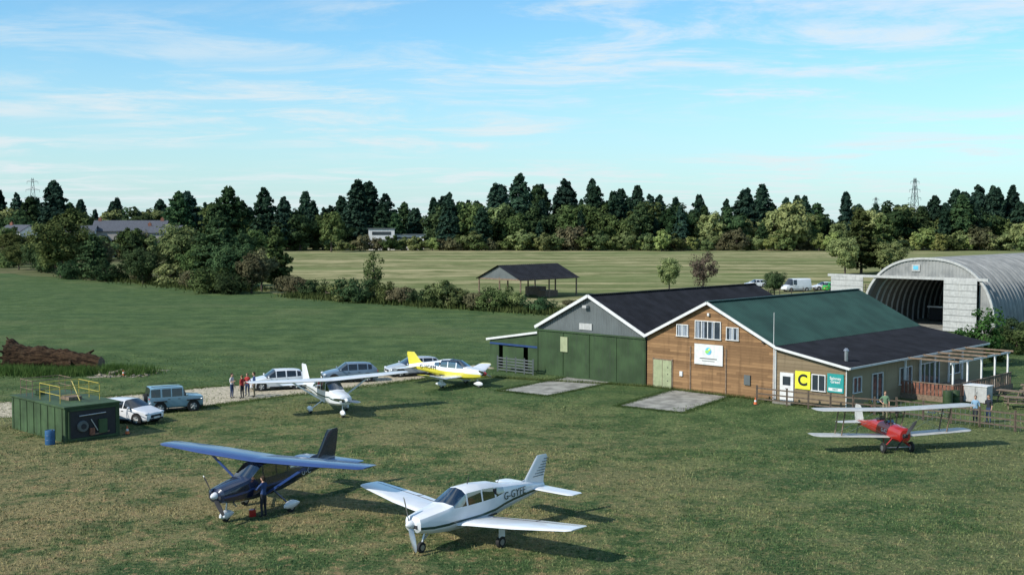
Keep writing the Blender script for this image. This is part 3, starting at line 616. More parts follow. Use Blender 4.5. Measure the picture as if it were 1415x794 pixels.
e=empty('storage_cabinet',(32.2,82.0,0),A44); mb=MB(); mb.box((0,0,.6),(1.6,1,1.1),'panel'); mb.box((0,0,1.18),(1.7,1.1,.06),'pwhite'); mb.box((0,-.51,.6),(.03,.02,1.0),'dark'); mb.box((.12,-.52,.7),(.04,.04,.2),'metal'); mb.build('cabinet_body',e,smooth=False,bev=.02)
def drum(name,x,y,m,r=.29,h=.88):
    mb=MB(); n=20; rs=[]
    for z_,k in((0,.97),(.02,1),(h*.32,1),(h*.34,1.04),(h*.36,1),(h*.64,1),(h*.66,1.04),(h*.68,1),(h-.02,1),(h,.97),(h,.9),(h-.02,.88)): rs.append([(r*k*math.cos(6.2832*i/n),r*k*math.sin(6.2832*i/n),z_) for i in range(n)])
    mb.loft(rs,m); mb.cyl((r*.5,0,h-.02),(r*.5,0,h+.02),.05,.05,'dark'); return mb.build(name,loc=(x,y,0))
drum('blue_drum',-25.9,66.4,'bluep',.27,.8); drum('green_bin',29.6,80.6,'gdoor',.32,1.0); drum('plant_pot',23.6,77.6,'brick',.25,.45); drum('water_butt',30.3,81.1,'gdoor',.3,.95)
put(mb_[0],'potted_shrub',23.6,77.6,.2)
def cone(x,y):
    mb=MB(); mb.box((0,0,.02),(.34,.34,.04),'black'); mb.cyl((0,0,.04),(0,0,.2),.13,.09,'orange',14); mb.cyl((0,0,.2),(0,0,.33),.09,.06,'pwhite',14); mb.cyl((0,0,.33),(0,0,.5),.06,.02,'orange',14); mb.build('traffic_cone',loc=(x,y,0))
for p in((-22.6,69.6),(16.6,80.9),(-31.4,96)): cone(*p)

# ------------------------------------------------------------------ fuel store
fs=empty('fuel_store',(-30.2,71.6,0),A44)
mb=MB(); w,l,hh=7.0,3.3,1.95
mb.box((w/2,l/2,hh/2),(w,l,hh),'tgreen'); mb.box((w/2,l/2,hh+.04),(w+.14,l+.14,.1),'tgreen')
for i in range(8): mb.box((.3+i*.91,-.03,hh/2),(.04,.03,hh-.1),'tgreen')
mb.box((w+.02,l/2,.98),(.03,l-.5,1.55),'dark')
for y in(.22,l-.22): mb.box((w+.04,y,.98),(.08,.1,1.7),'tgreen')
for z_ in(.14,1.8): mb.box((w+.04,l/2,z_),(.08,l-.34,.1),'tgreen')
mb.cyl((w+.06,1.0,.85),(w+.2,1.0,.85),.34,.3,'grey',18); mb.cyl((w+.2,1.0,.85),(w+.24,1.0,.85),.16,.16,'dark',14); mb.box((w+.1,2.2,.75),(.16,.5,.8),'tgreen'); mb.cyl((w+.1,.8,1.45),(w+.1,2.4,1.5),.04,.04,'metal'); mb.cyl((w+.1,1.5,.3),(w+.1,2.6,.4),.05,.05,'rawwood')
mb.cyl((w+.1,1.5,1.2),(w+.1,1.9,.5),.03,.03,'silver'); mb.box((w+.1,1.55,.5),(.14,.3,.4),'brick')
mb.build('container',fs,smooth=False,bev=.015)
mb=MB()
for (x0,x1) in((.4,2.0),(3.0,5.6)):
    c_='ysteel' if x0>2 else 'rawwood'
    for x in(x0,(x0+x1)/2,x1):
        for y in(.4,l-.5): mb.cyl((x,y,hh),(x,y,hh+1.05),.022,.022,c_,6)
    for z_ in(.55,1.05):
        for y in(.4,l-.5): mb.cyl((x0,y,hh+z_),(x1,y,hh+z_),.022,.022,c_,6)
        for x in(x0,x1): mb.cyl((x,.4,hh+z_),(x,l-.5,hh+z_),.022,.022,c_,6)
mb.box((4.3,l/2,hh+.2),(1.2,.8,.2),'rawwood'); mb.cyl((1.2,1.2,hh),(1.2,1.2,hh+.4),.3,.3,'tgreen',14); mb.cyl((5.6,1.6,hh+.1),(4.6,1.6,hh+1.2),.03,.03,'ysteel',6)
mb.build('railings',fs,smooth=False)

# ------------------------------------------------------------------ fallen log
def log():
    e=empty('fallen_log',(-38.5,100.5,0),R(-10)); mb=MB(); rr=random.Random(4); rings=[]; nj=26
    pj=[1+rr.uniform(-.10,.10) for j in range(nj)]
    for i in range(41):
        u=i/40; x=-4.2+8.4*u; r=1.1*(1.0-.42*u)*(1+.05*math.sin(i*.6)+.03*math.sin(i*1.9)); r*=1.25-.25*min(1,u/.08) if u<.08 else 1
        cz=r*.85+.12*math.sin(u*3); cy=.25*math.sin(u*4)
        rings.append([(x+rr.uniform(-.03,.03),cy+math.cos(2*math.pi*j/nj)*r*(pj[j])*(1+rr.uniform(-.03,.03)),cz+math.sin(2*math.pi*j/nj)*r*pj[j]*(1+rr.uniform(-.03,.03))*.9) for j in range(nj)])
    mb.loft(rings,lambda i,j:'cut' if j<0 and i>5 else 'lbark')
    for k in range(14):
        a=k*.45; L=rr.uniform(1.2,1.9); mb.cyl((-3.9,math.cos(a)*.6,1+math.sin(a)*.6),(-4.4-rr.uniform(0,.5),math.cos(a)*L,max(.1,1.0+math.sin(a)*L*.9)),.24,.05,'lbark',7)
    for p,q in(((1.2,0,.9),(2.0,-1.3,.5)),((2.3,0,1),(3.1,.6,1.6))): mb.cyl(p,q,.2,.07,'lbark',8)
    mb.build('log_trunk',e,ang=60)
log()
def rubble():
    e=empty('rubble_pile',(-31.6,97.6,0)); mb=MB(); rr=random.Random(2)
    for i in range(110):
        x,y=rr.gauss(0,1.0),rr.gauss(0,1.2); r=rr.uniform(.06,.22); z_=max(0,.25-.1*(x*x+y*y))+r*.3; mb.ell((x,y,z_),(r,r*rr.uniform(.6,1),r*rr.uniform(.5,.8)),'stone',6,4)
    mb.build('stones',e,smooth=False)
rubble()

# ------------------------------------------------------------------ aircraft
def fuse(mb,secs,x0,body,low,stripe,glass,sfrom=1.0,sf=.52):
    rings=[]
    for (s,hw,zb,zt,zs,zw,wf) in secs:
        st=zb+sf*(zs-zb); sw=min(.09,.4*(zs-st)); h=zt-zb
        P=[(0,zb),(.6*hw,zb+.015*h),(.92*hw,zb+.17*h),(hw,st),(hw,st+sw),(.985*hw,zs),(wf*hw,zw),(.62*wf*hw,zt-.035*h),(0,zt)]
        rings.append([(x0-s,y,z) for y,z in P]+[(x0-s,-y,z) for y,z in P[-2:0:-1]])
    def mf(i,j):
        if j<0: return body
        k=j if j<8 else 15-j
        if (i,k) in glass: return 'glass'
        if k==3 and stripe and i>=sfrom: return stripe
        if k<3 and low: return low
        return body
    mb.loft(rings,mf)
AF=[(0,0),(.04,.28),(.15,.45),(.35,.5),(.65,.32),(1,.02),(1,-.02),(.65,-.2),(.35,-.3),(.12,-.28),(.03,-.15)]
def surf(mb,st,x0,m,axis='y',mirror=True):
    for sg in((1,-1) if mirror else (1,)):
        rings=[]
        for (a,s,c,z,t) in st:
            if axis=='y': rings.append([(x0-s-u*c,sg*a,z+w*t) for u,w in AF])
            else: rings.append([(x0-s-u*c,w*t,a) for u,w in AF])
        mb.loft(rings,m)
def hinge(mb,x0,pts,z,t,m='dark',ww=.018):
    for a,b in pts:
        for sg in(1,-1):
            p=Vector((x0-a[1],sg*a[0],a[2]));q=Vector((x0-b[1],sg*b[0],b[2])); beam(mb,p,q,ww,.012,m)
def wheel(mb,x,y,z,r,w,spat=None,len_=.95):
    n=16; rs=[]
    for k,yy in((.55,-w/2),(.9,-w/2),(1,-w*.3),(1,w*.3),(.9,w/2),(.55,w/2)): rs.append([(x+r*k*math.cos(6.2832*i/n),y+yy,z+r*k*math.sin(6.2832*i/n)) for i in range(n)])
    mb.loft(rs,'black'); mb.cyl((x,y-w/2-.01,z),(x,y+w/2+.01,z),r*.5,r*.5,'metal',12)
    if spat:
        L=len_; rs=[]
        for u in(0,.05,.18,.38,.6,.82,1):
            q=math.sin(math.pi*min(1,(u*.9+.05)))**.6*(1 if u<.4 else 1-.7*(u-.4)); q=max(q,.06)
            rs.append([(x+L*.42-u*L,y+.15*q*math.cos(6.2832*i/12),z+.08+.23*q*math.sin(6.2832*i/12)*(1 if math.sin(6.2832*i/12)>0 else .75)) for i in range(12)])
        mb.loft(rs,spat)
def prop(mb,x,z,r,ang,m='metal',n=2,sp='white',spl=.3,spr=.16,tip=None):
    for b in range(n):
        T=Matrix.Translation((x,0,z))@Matrix.Rotation(ang+b*2*math.pi/n,4,'X'); rs=[]
        for u,c,tw in((.08,.05,60),(.25,.085,48),(.5,.095,32),(.75,.08,22),(.93,.055,18),(1,.02,16)):
            t=R(tw); q=[(-c,-.3*c*.35),(0,.02),(c,0),(0,-.012)]
            rs.append([(a*math.sin(t)*1.0+w*math.cos(t),a*math.cos(t)-w*math.sin(t),u*r) for a,w in q])
        mb.loft(rs,(lambda i,j:tip if tip and i>=4 else m),T)
    rs=[[(x-.12+spl*u,spr*k*math.cos(6.2832*i/14),z+spr*k*math.sin(6.2832*i/14)) for i in range(14)] for u,k in((0,1),(.3,.96),(.6,.75),(.85,.4),(1,.05))]
    mb.loft(rs,sp)
def seats(mb,x,y,z,m='dark'):
    mb.box((x,y,z),(.5,.45,.12),m); mb.box((x-.25,y,z+.38),(.12,.45,.7),m)

def cessna(loc,rz,body,wing,trim,spat,propa,name='parked_high_wing_aeroplane',sc=1):
    e=empty(name,(*loc,0),rz,sc); x0=2.9; mb=MB()
    S_=[(.26,.30,.98,1.36,1.24,1.30,.8),(.34,.42,.88,1.46,1.28,1.38,.85),(.9,.50,.78,1.56,1.36,1.47,.85),(1.6,.53,.72,1.63,1.45,1.56,.85),(1.85,.54,.70,1.68,1.58,1.645,.88),(2.5,.55,.68,2.16,1.52,2.04,.9),(2.58,.55,.68,2.18,1.52,2.06,.9),(3.32,.55,.69,2.19,1.52,2.06,.9),(3.42,.54,.70,2.19,1.52,2.06,.9),(4.1,.5,.74,2.17,1.52,2.02,.88),(4.2,.49,.75,2.15,1.52,2.0,.88),(4.85,.40,.84,1.98,1.53,1.78,.8),(5.35,.34,.92,1.68,1.5,1.6,.8),(6.6,.2,1.08,1.58,1.42,1.52,.8),(8.0,.06,1.24,1.48,1.38,1.44,.8)]
    G={(4,5),(4,6),(4,7),(6,5),(8,5),(10,5),(11,6),(11,7),(11,5)}
    fuse(mb,S_,x0,body,None,trim,G,1)
    mb.box((x0-.3,.2,1.12),(.1,.2,.12),'dark');mb.box((x0-.3,-.2,1.12),(.1,.2,.12),'dark'); mb.box((x0-3.3,0,.95),(2.4,.9,.06),'dark'); mb.box((x0-1.95,0,1.35),(.1,.95,.45),'dark')
    for y in(.24,-.24): seats(mb,x0-3.0,y,1.12); seats(mb,x0-3.9,y,1.15)
    mb.cyl((x0-1.0,.3,.75),(x0-1.15,.3,.6),.04,.04,'metal')
    mb.build('fuselage',e,ang=28)
    mb=MB(); surf(mb,[(0,2.42,1.63,2.17,.23),(.6,2.42,1.63,2.19,.23),(2.9,2.42,1.63,2.26,.22),(5.25,2.6,1.16,2.34,.15),(5.48,2.72,.9,2.36,.06)],x0,wing)
    hinge(mb,x0,[((.65,3.62,2.235),(2.9,3.62,2.30)),((2.9,3.62,2.30),(5.2,3.45,2.372)),((2.9,3.62,2.30),(2.9,4.03,2.27))],0,0); mb.build('wing',e,ang=40)
    mb=MB(); surf(mb,[(0,6.95,1.2,1.40,.1),(1.6,7.18,.85,1.40,.08),(1.72,7.3,.6,1.40,.03)],x0,wing)
    surf(mb,[(1.35,6.35,1.65,0,.1),(1.7,6.75,1.38,0,.1),(2.6,7.38,.92,0,.08),(2.72,7.5,.75,0,.03)],x0,body,'z',False); surf(mb,[(1.50,5.2,1.5,0,.04),(1.74,6.5,.6,0,.03)],x0,body,'z',False); mb.build('tail',e,ang=40)
    mb=MB()
    for s in(1,-1):
        beam(mb,(x0-2.75,s*.5,.82),(x0-2.85,s*2.65,2.2),.035,.10,body if body!='navy' else wing)
        beam(mb,(x0-3.35,s*.4,.82),(x0-3.4,s*1.15,.33),.10,.035,body if body!='navy' else 'navy'); wheel(mb,x0-3.4,s*1.25,.22,.22,.15,spat,.95)
    mb.cyl((x0-.95,0,.85),(x0-.85,0,.3),.045,.035,'metal'); wheel(mb,x0-.85,0,.19,.19,.13,spat,.8); mb.build('landing_gear',e,ang=40)
    mb=MB(); prop(mb,x0-.18,1.17,.95,propa,'dark' if body=='navy' else 'metal',tip='white'); mb.build('propeller',e,ang=40); return e,x0
e,x0=cessna((-10.9,51.0),R(-119),'navy','blue','blue','white',R(35),sc=1.03)
text('G-C',.40,'silver',e,Tside('L',x0-5.55,.355,1.24)@Matrix.Rotation(R(6),4,'Y'),off=.0,sp=1.1)
e,x0=cessna((-11.8,77.3),R(-60),'white','white','dgreen','white',R(80))

def lowwing(loc,rz,name,d,sc=1):
    e=empty(name,(*loc,0),rz,sc); x0=2.75; mb=MB(); b=d['body']
    S_=[(.26,.26,.90,1.24,1.12,1.18,.85),(.34,.38,.78,1.33,1.14,1.25,.88),(.9,.48,.66,1.42,1.22,1.34,.88),(1.55,.54,.60,1.50,1.32,1.43,.88),(1.8,.55,.58,1.54,1.42,1.50,.9),(2.42,.56,.58,1.97,1.40,1.80,.84),(2.5,.56,.58,1.99,1.40,1.82,.84),(3.2,.56,.60,2.01,1.41,1.83,.84),(3.28,.55,.60,2.01,1.41,1.83,.84),(3.95,.50,.66,1.95,1.42,1.78,.82),(4.05,.49,.68,1.93,1.42,1.76,.82),(4.55,.42,.76,1.80,1.50,1.68,.8),(5.2,.33,.86,1.70,1.50,1.62,.8),(6.3,.18,1.00,1.54,1.40,1.48,.8),(7.25,.05,1.14,1.36,1.26,1.32,.8)]
    G={(4,5),(4,6),(4,7),(6,5),(8,5),(10,5)}|d.get('glass',set())
    fuse(mb,S_,x0,b,d.get('low'),d.get('stripe'),G,1,d.get('sf',.52))
    mb.box((x0-.3,.19,1.0),(.1,.18,.12),'dark');mb.box((x0-.3,-.19,1.0),(.1,.18,.12),'dark'); mb.box((x0-3.0,0,.8),(2.2,.9,.06),'dark'); mb.box((x0-1.95,0,1.25),(.1,.95,.3),'dark')
    for y in(.24,-.24): seats(mb,x0-2.95,y,.98); seats(mb,x0-3.75,y,1.0)
    mb.cyl((x0-3.0,0,2.0),(x0-3.1,0,2.25),.02,.01,'dark',6); mb.cyl((x0-4.6,0,1.75),(x0-4.75,0,2.0),.015,.01,'dark',6); mb.build('fuselage',e,ang=28)
    mb=MB(); surf(mb,d['wing'],x0,d['wm'])
    hinge(mb,x0,[((.9,3.38,.885),(2.9,3.32,1.085)),((2.9,3.32,1.085),(4.95,3.22,1.285)),((2.9,3.32,1.085),(2.9,3.66,1.05))] if 'wtip' not in d else [],0,0); mb.build('wing',e,ang=40)
    if 'wtip' in d:
        mb=MB(); surf(mb,d['wtip'],x0,d['tipm']); mb.build('wing_tips',e,ang=40)
    mb=MB(); surf(mb,[(0,6.45,.85,1.24,.09),(1.75,6.5,.78,1.24,.07),(1.92,6.6,.6,1.24,.03)],x0,d['wm'])
    surf(mb,d['fin'],x0,d['fm'],'z',False); surf(mb,[(1.42,4.9,1.6,0,.05),(1.66,6.2,.6,0,.03)],x0,d['fm'],'z',False); mb.build('tail',e,ang=40)
    if d.get('finbars'):
        mb=MB()
        for k in range(7): z_=1.68+k*.10; s1=6.25+(z_-1.45)*.8; mb.box((x0-s1-.45,0,z_),(.62-.06*k,.118-.006*k,.02),d['finbars'])
        mb.build('fin_stripes',e,smooth=False)
    mb=MB()
    for s in(1,-1):
        mb.cyl((x0-3.0,s*1.6,.9),(x0-3.0,s*1.6,.25),.06,.05,b); mb.box((x0-3.02,s*1.6+s*.06,.58),(.3,.03,.42),b); wheel(mb,x0-3.0,s*1.62,.2,.21,.15,d.get('spat'))
    mb.cyl((x0-.95,0,.8),(x0-.75,0,.28),.05,.04,'metal'); mb.cyl((x0-1.3,0,.75),(x0-.8,0,.4),.025,.025,'metal'); wheel(mb,x0-.72,0,.18,.19,.12,d.get('spat'),.8); mb.build('landing_gear',e,ang=40)
    mb=MB(); prop(mb,x0-.18,1.07,.95,d['pa'],'metal',d.get('nb',2),d.get('sp','white')); mb.build('propeller',e,ang=40); return e,x0
pw=[(0,1.9,1.85,.76,.24),(.56,1.95,1.8,.79,.23),(.9,2.05,1.62,.83,.2),(2.9,2.1,1.58,1.04,.18),(5.0,2.38,1.08,1.27,.11),(5.15,2.5,.85,1.29,.04)]
e,x0=lowwing((-1.95,46.2),R(-131.5),'parked_low_wing_aeroplane',dict(body='white',stripe='dgreen',sf=.36,wing=pw,wm='white',fm='white',fin=[(1.3,5.75,1.5,0,.1),(1.55,6.05,1.2,0,.1),(2.35,6.75,.72,0,.08),(2.45,6.85,.55,0,.03)],finbars='grey',pa=R(18),nb=2),1.1)
piper=e
text('G-GYFE',.40,'dgreen',e,Tside('L',x0-5.2,.352,1.34)@Matrix.Rotation(R(7.8),4,'Y'),off=.0,sp=1.08)
rw=[(0,1.9,1.75,.76,.24),(2.6,1.95,1.65,.84,.2),(4.1,2.3,1.1,1.22,.13)]
e,x0=lowwing((-4.2,90.3),R(-32),'parked_yellow_and_white_aeroplane',dict(body='white',stripe='yellow',low='yellow',wing=rw,wm='white',wtip=[(4.1,2.28,1.14,1.22,.14),(4.35,2.5,.8,1.29,.05)],tipm='yellow',fm='yellow',fin=[(1.3,5.8,1.45,0,.1),(2.2,6.6,.85,0,.08),(2.35,6.75,.65,0,.03)],pa=R(70),sp='red',spat='white',glass={(4,7),(5,7),(6,7),(5,6),(6,6),(7,6),(8,6)}))
text('G-HOFM',.42,'ink',e,Tside('R',x0-5.2,-.352,1.30)@Matrix.Rotation(R(-7.8),4,'Y'),off=.0,sp=1.08)

# biplane
bp=empty('red_biplane',(20.6,65.2,0),R(-79)); x0=2.2; mb=MB()
S_=[(.2,.28,.78,1.36,1.14,1.24,.8),(.3,.38,.70,1.46,1.2,1.36,.8),(1.2,.40,.66,1.52,1.25,1.42,.8),(1.9,.40,.70,1.54,1.28,1.44,.8),(3.2,.38,.74,1.48,1.28,1.4,.8),(4.2,.25,.80,1.27,1.12,1.2,.8),(5.6,.05,.82,1.02,.95,1.0,.8)]
fuse(mb,S_,x0,'red',None,None,set()); 
for s in(2.0,2.9): mb.cyl((x0-s,0,1.5),(x0-s,0,1.555),.24,.23,'dark',16); mb.add([(x0-s+.3,-.2,1.5),(x0-s+.3,.2,1.5),(x0-s+.2,.16,1.75),(x0-s+.2,-.16,1.75)],[(0,1,2,3)],'glass')
mb.box((x0-.2,0,1.05),(.06,.3,.2),'dark'); mb.cyl((x0-.4,.3,.85),(x0-1.3,.44,.75),.03,.03,'metal')
mb.build('fuselage',bp,ang=28)
mb=MB(); surf(mb,[(0,.75,1.25,2.30,.15),(4.4,.75,1.25,2.42,.14),(4.65,1.0,.8,2.43,.05)],x0,'silver'); mb.build('upper_wing',bp,ang=40)
mb=MB(); surf(mb,[(.3,1.15,1.25,.80,.14),(4.4,1.15,1.25,.98,.13),(4.65,1.4,.8,1.0,.05)],x0,'silver'); mb.build('lower_wing',bp,ang=40)
mb=MB()
for s in(1,-1):
    for u in(.15,.85): beam(mb,(x0-1.15-u*1.1,s*3.1,.95),(x0-.75-u*1.1,s*3.1,2.36),.03,.09,'rawwood')
    for u in(.2,.8): beam(mb,(x0-.95-u,s*.3,1.45),(x0-.85-u,s*.45,2.3),.03,.07,'rawwood')
    for (a,b) in(((x0-1.3,s*.45,.85),(x0-1.0,s*3.1,2.36)),((x0-1.3,s*3.1,.95),(x0-1.0,s*.5,2.3)),((x0-2.1,s*.45,.85),(x0-1.7,s*3.1,2.36)),((x0-2.1,s*3.1,.95),(x0-1.7,s*.5,2.3))): mb.cyl(a,b,.008,.008,'metal',4)
    mb.cyl((x0-1.0,s*.3,.78),(x0-1.0,s*.78,.3),.04,.03,'red'); mb.cyl((x0-1.9,s*.3,.78),(x0-1.05,s*.78,.3),.035,.03,'red'); wheel(mb,x0-1.0,s*.82,.29,.29,.13)
mb.cyl((x0-1.0,-.82,.29),(x0-1.0,.82,.29),.03,.03,'metal'); mb.cyl((x0-5.4,0,.85),(x0-5.7,0,.1),.03,.03,'metal'); mb.build('struts_and_gear',bp,ang=40)
mb=MB(); surf(mb,[(0,4.75,.95,1.0,.07),(1.25,4.95,.7,1.0,.05),(1.4,5.1,.45,1.0,.03)],x0,'silver'); surf(mb,[(.9,4.8,1.0,0,.07),(1.3,4.85,1.05,0,.07),(1.85,5.1,.75,0,.05),(1.95,5.25,.5,0,.02)],x0,'silver','z',False); mb.build('tail',bp,ang=40)
mb=MB(); prop(mb,x0-.12,1.07,1.0,R(-38),'dark',2,'dark',.15,.1); mb.build('propeller',bp,ang=40)
text('G-AT',.28,'pwhite',bp,Tside('R',x0-1.7,-.42,1.1))

# ------------------------------------------------------------------ cars
def car(name,loc,rz,st,m,L=4.2,Wd=1.8,H=1.48,spare=False,wr=.33):
    e=empty(name,(*loc,0),rz); hw=Wd/2; mb=MB()
    if st=='hatch': Q=[(.5,.72,.30,.52,.56,.58,.7),(.485,.86,.24,.66,.69,.71,.75),(.40,.95,.2,.78,.82,.85,.8),(.25,.99,.18,.90,.93,.97,.85),(.22,1,.18,.93,.96,1.0,.86),(.06,1,.18,.95,H-.10,H-.02,.76),(.045,1,.18,.95,H-.09,H-.01,.76),(-.11,1,.18,.96,H-.08,H,.76),(-.13,1,.18,.96,H-.08,H,.76),(-.29,1,.18,.98,H-.11,H-.03,.74),(-.31,1,.18,.98,H-.12,H-.04,.74),(-.38,.98,.2,1.0,H-.18,H-.09,.70),(-.475,.93,.24,.98,1.02,1.06,.7),(-.497,.86,.3,.78,.82,.85,.7)]; G={(4,4),(4,5),(4,6),(6,4),(8,4),(10,4),(11,5),(11,6)}
    elif st=='jeep': Q=[(.5,.85,.40,.82,.88,.9,.85),(.49,.92,.36,.95,.98,1.0,.86),(.25,.97,.34,1.02,1.06,1.1,.86),(.2,.97,.32,1.04,1.08,1.13,.86),(.13,.98,.32,1.05,H-.14,H-.03,.86),(.11,.98,.32,1.05,H-.12,H-.02,.86),(-.08,.98,.32,1.05,H-.12,H,.86),(-.10,.98,.32,1.05,H-.12,H,.86),(-.26,.98,.32,1.05,H-.12,H,.86),(-.29,.98,.32,1.05,H-.12,H,.86),(-.46,.97,.34,1.05,H-.13,H-.01,.86),(-.475,.96,.34,1.05,H-.14,H-.03,.85),(-.497,.93,.38,1.05,1.1,1.13,.85),(-.5,.9,.4,.9,.95,.98,.85)]; G={(3,4),(3,5),(3,6),(5,4),(7,4),(9,4),(11,5),(11,6)}
    else: Q=[(.5,.85,.30,.72,.76,.8,.8),(.485,.93,.26,.92,.95,.98,.8),(.40,.97,.24,1.08,1.12,1.16,.85),(.36,1,.22,1.12,1.16,1.22,.86),(.24,1,.22,1.15,H-.2,H-.04,.86),(.22,1,.22,1.15,H-.2,H-.02,.86),(.08,1,.22,1.15,H-.2,H,.86),(.06,1,.22,1.15,H-.2,H,.86),(-.2,1,.22,1.15,H-.2,H,.86),(-.22,1,.22,1.15,H-.2,H,.86),(-.46,1,.22,1.15,H-.2,H,.86),(-.48,.98,.24,1.15,H-.22,H-.04,.85),(-.495,.97,.26,1.1,1.4,1.5,.85),(-.5,.95,.3,.8,.9,.95,.85)]; G={(3,4),(3,5),(3,6),(5,4)}
    rings=[]
    for (u,k,zb,zl,zw,zt,ww) in Q:
        w_=hw*k; P=[(0,zb),(w_*.88,zb),(w_*.97,zb+.1),(w_,(zb+zl)/2+.05),(w_*.965,zl),(w_*ww/.9 if zw-zl<.1 else hw*ww,zw),(hw*ww*.78 if zw-zl>=.1 else w_*.6,zt-.02),(0,zt)]
        rings.append([(u*L,y,z) for y,z in P]+[(u*L,-y,z) for y,z in P[-2:0:-1]])
    def mf(i,j):
        if j<0: return m
        k=j if j<7 else 13-j
        if (i,k) in G: return 'cglass'
        if k<1: return 'black'
        return m
    mb.loft(rings,mf); mb.build('body',e,ang=26)
    mb=MB()
    for sx in(.31,-.30):
        for s in(1,-1):
            mb.cyl((sx*L,s*(hw-.22),wr+.02),(sx*L,s*(hw+.004),wr+.02),wr+.06,wr+.06,'black',20); mb.cyl((sx*L,s*(hw-.2),wr),(sx*L,s*(hw+.02),wr),wr,wr,'black',20)
            mb.cyl((sx*L,s*(hw+.0),wr),(sx*L,s*(hw+.026),wr),wr*.68,wr*.62,'grey',14)
            for q in range(5): a=q*1.2566; mb.cyl((sx*L,s*(hw+.03),wr),(sx*L+wr*.6*math.cos(a),s*(hw+.03),wr+wr*.6*math.sin(a)),.035,.03,'silver',5)
    mb.build('wheels',e,ang=40); mb=MB(); b=.72 if st=='hatch' else .84
    for s in(1,-1):
        mb.ell((L*.468,s*hw*.74,b-.04),(.13,.19,.09),'lamp',10,6); mb.ell((-L*.485,s*hw*.78,b+.12),(.07,.14,.10),'rlamp',10,6); mb.ell((L*.19,s*(hw+.1),1.02 if st=='hatch' else 1.15),(.07,.11,.08),m,10,6)
        for dx in(.05,-.14): mb.box((L*dx,s*(hw+.005),.80 if st=='hatch' else .9),(.16,.03,.03),'black')
        mb.box((0,s*(hw-.005),.25),(L*.34,.04,.1),'black')
    mb.box((L*.497,0,.50),(.03,.95,.18),'black'); mb.box((L*.503,0,.33),(.03,1.2,.1),'black'); mb.box((L*.51,0,.42),(.02,.52,.11),'pwhite'); mb.box((-L*.503,0,.55 if not spare else .45),(.02,.52,.11),'plate')
    mb.box((L*.46,0,.28),(.12,Wd*.8,.1),'black')
    if spare: mb.cyl((-L*.5-.02,0,.92),(-L*.5-.22,0,.92),.34,.33,'black',20); mb.cyl((-L*.5-.22,0,.92),(-L*.5-.24,0,.92),.2,.2,'metal',12)
    if st=='jeep':
        for s in(1,-1):
            for sx in(.31,-.3): mb.box((sx*L,s*(hw+.03),.78),(.85,.14,.06),'black')
            mb.cyl((L*.1,s*.65,H+.05),(-L*.45,s*.65,H+.05),.02,.02,'black',6)
    mb.build('lights_and_trim',e,ang=40); return e
car('parked_white_car',(-23.9,74.1),R(-24),'hatch','carw',4.2,1.8,1.46); car('parked_off_road_car',(-22.3,78.3),R(28),'jeep','carj',3.5,1.62,1.7,True,.35)
car('parked_white_car',(-17.5,88.6),R(-158),'hatch','carw',4.3,1.8,1.5); car('parked_blue_car',(-12.7,92.8),R(-162),'hatch','carb',4.3,1.8,1.5); car('parked_silver_car',(-8.0,96.6),R(-155),'hatch','cars',4.6,1.85,1.5)
car('parked_white_van',(50.5,212),R(200),'van','carw',5.2,2.0,2.3); car('parked_white_car',(56.5,216),R(190),'hatch','carw',4.3,1.8,1.5); car('parked_green_car',(57.6,213),R(20),'hatch','carg',4.2,1.8,1.6); car('parked_white_car',(46,225),R(190),'hatch','carw')

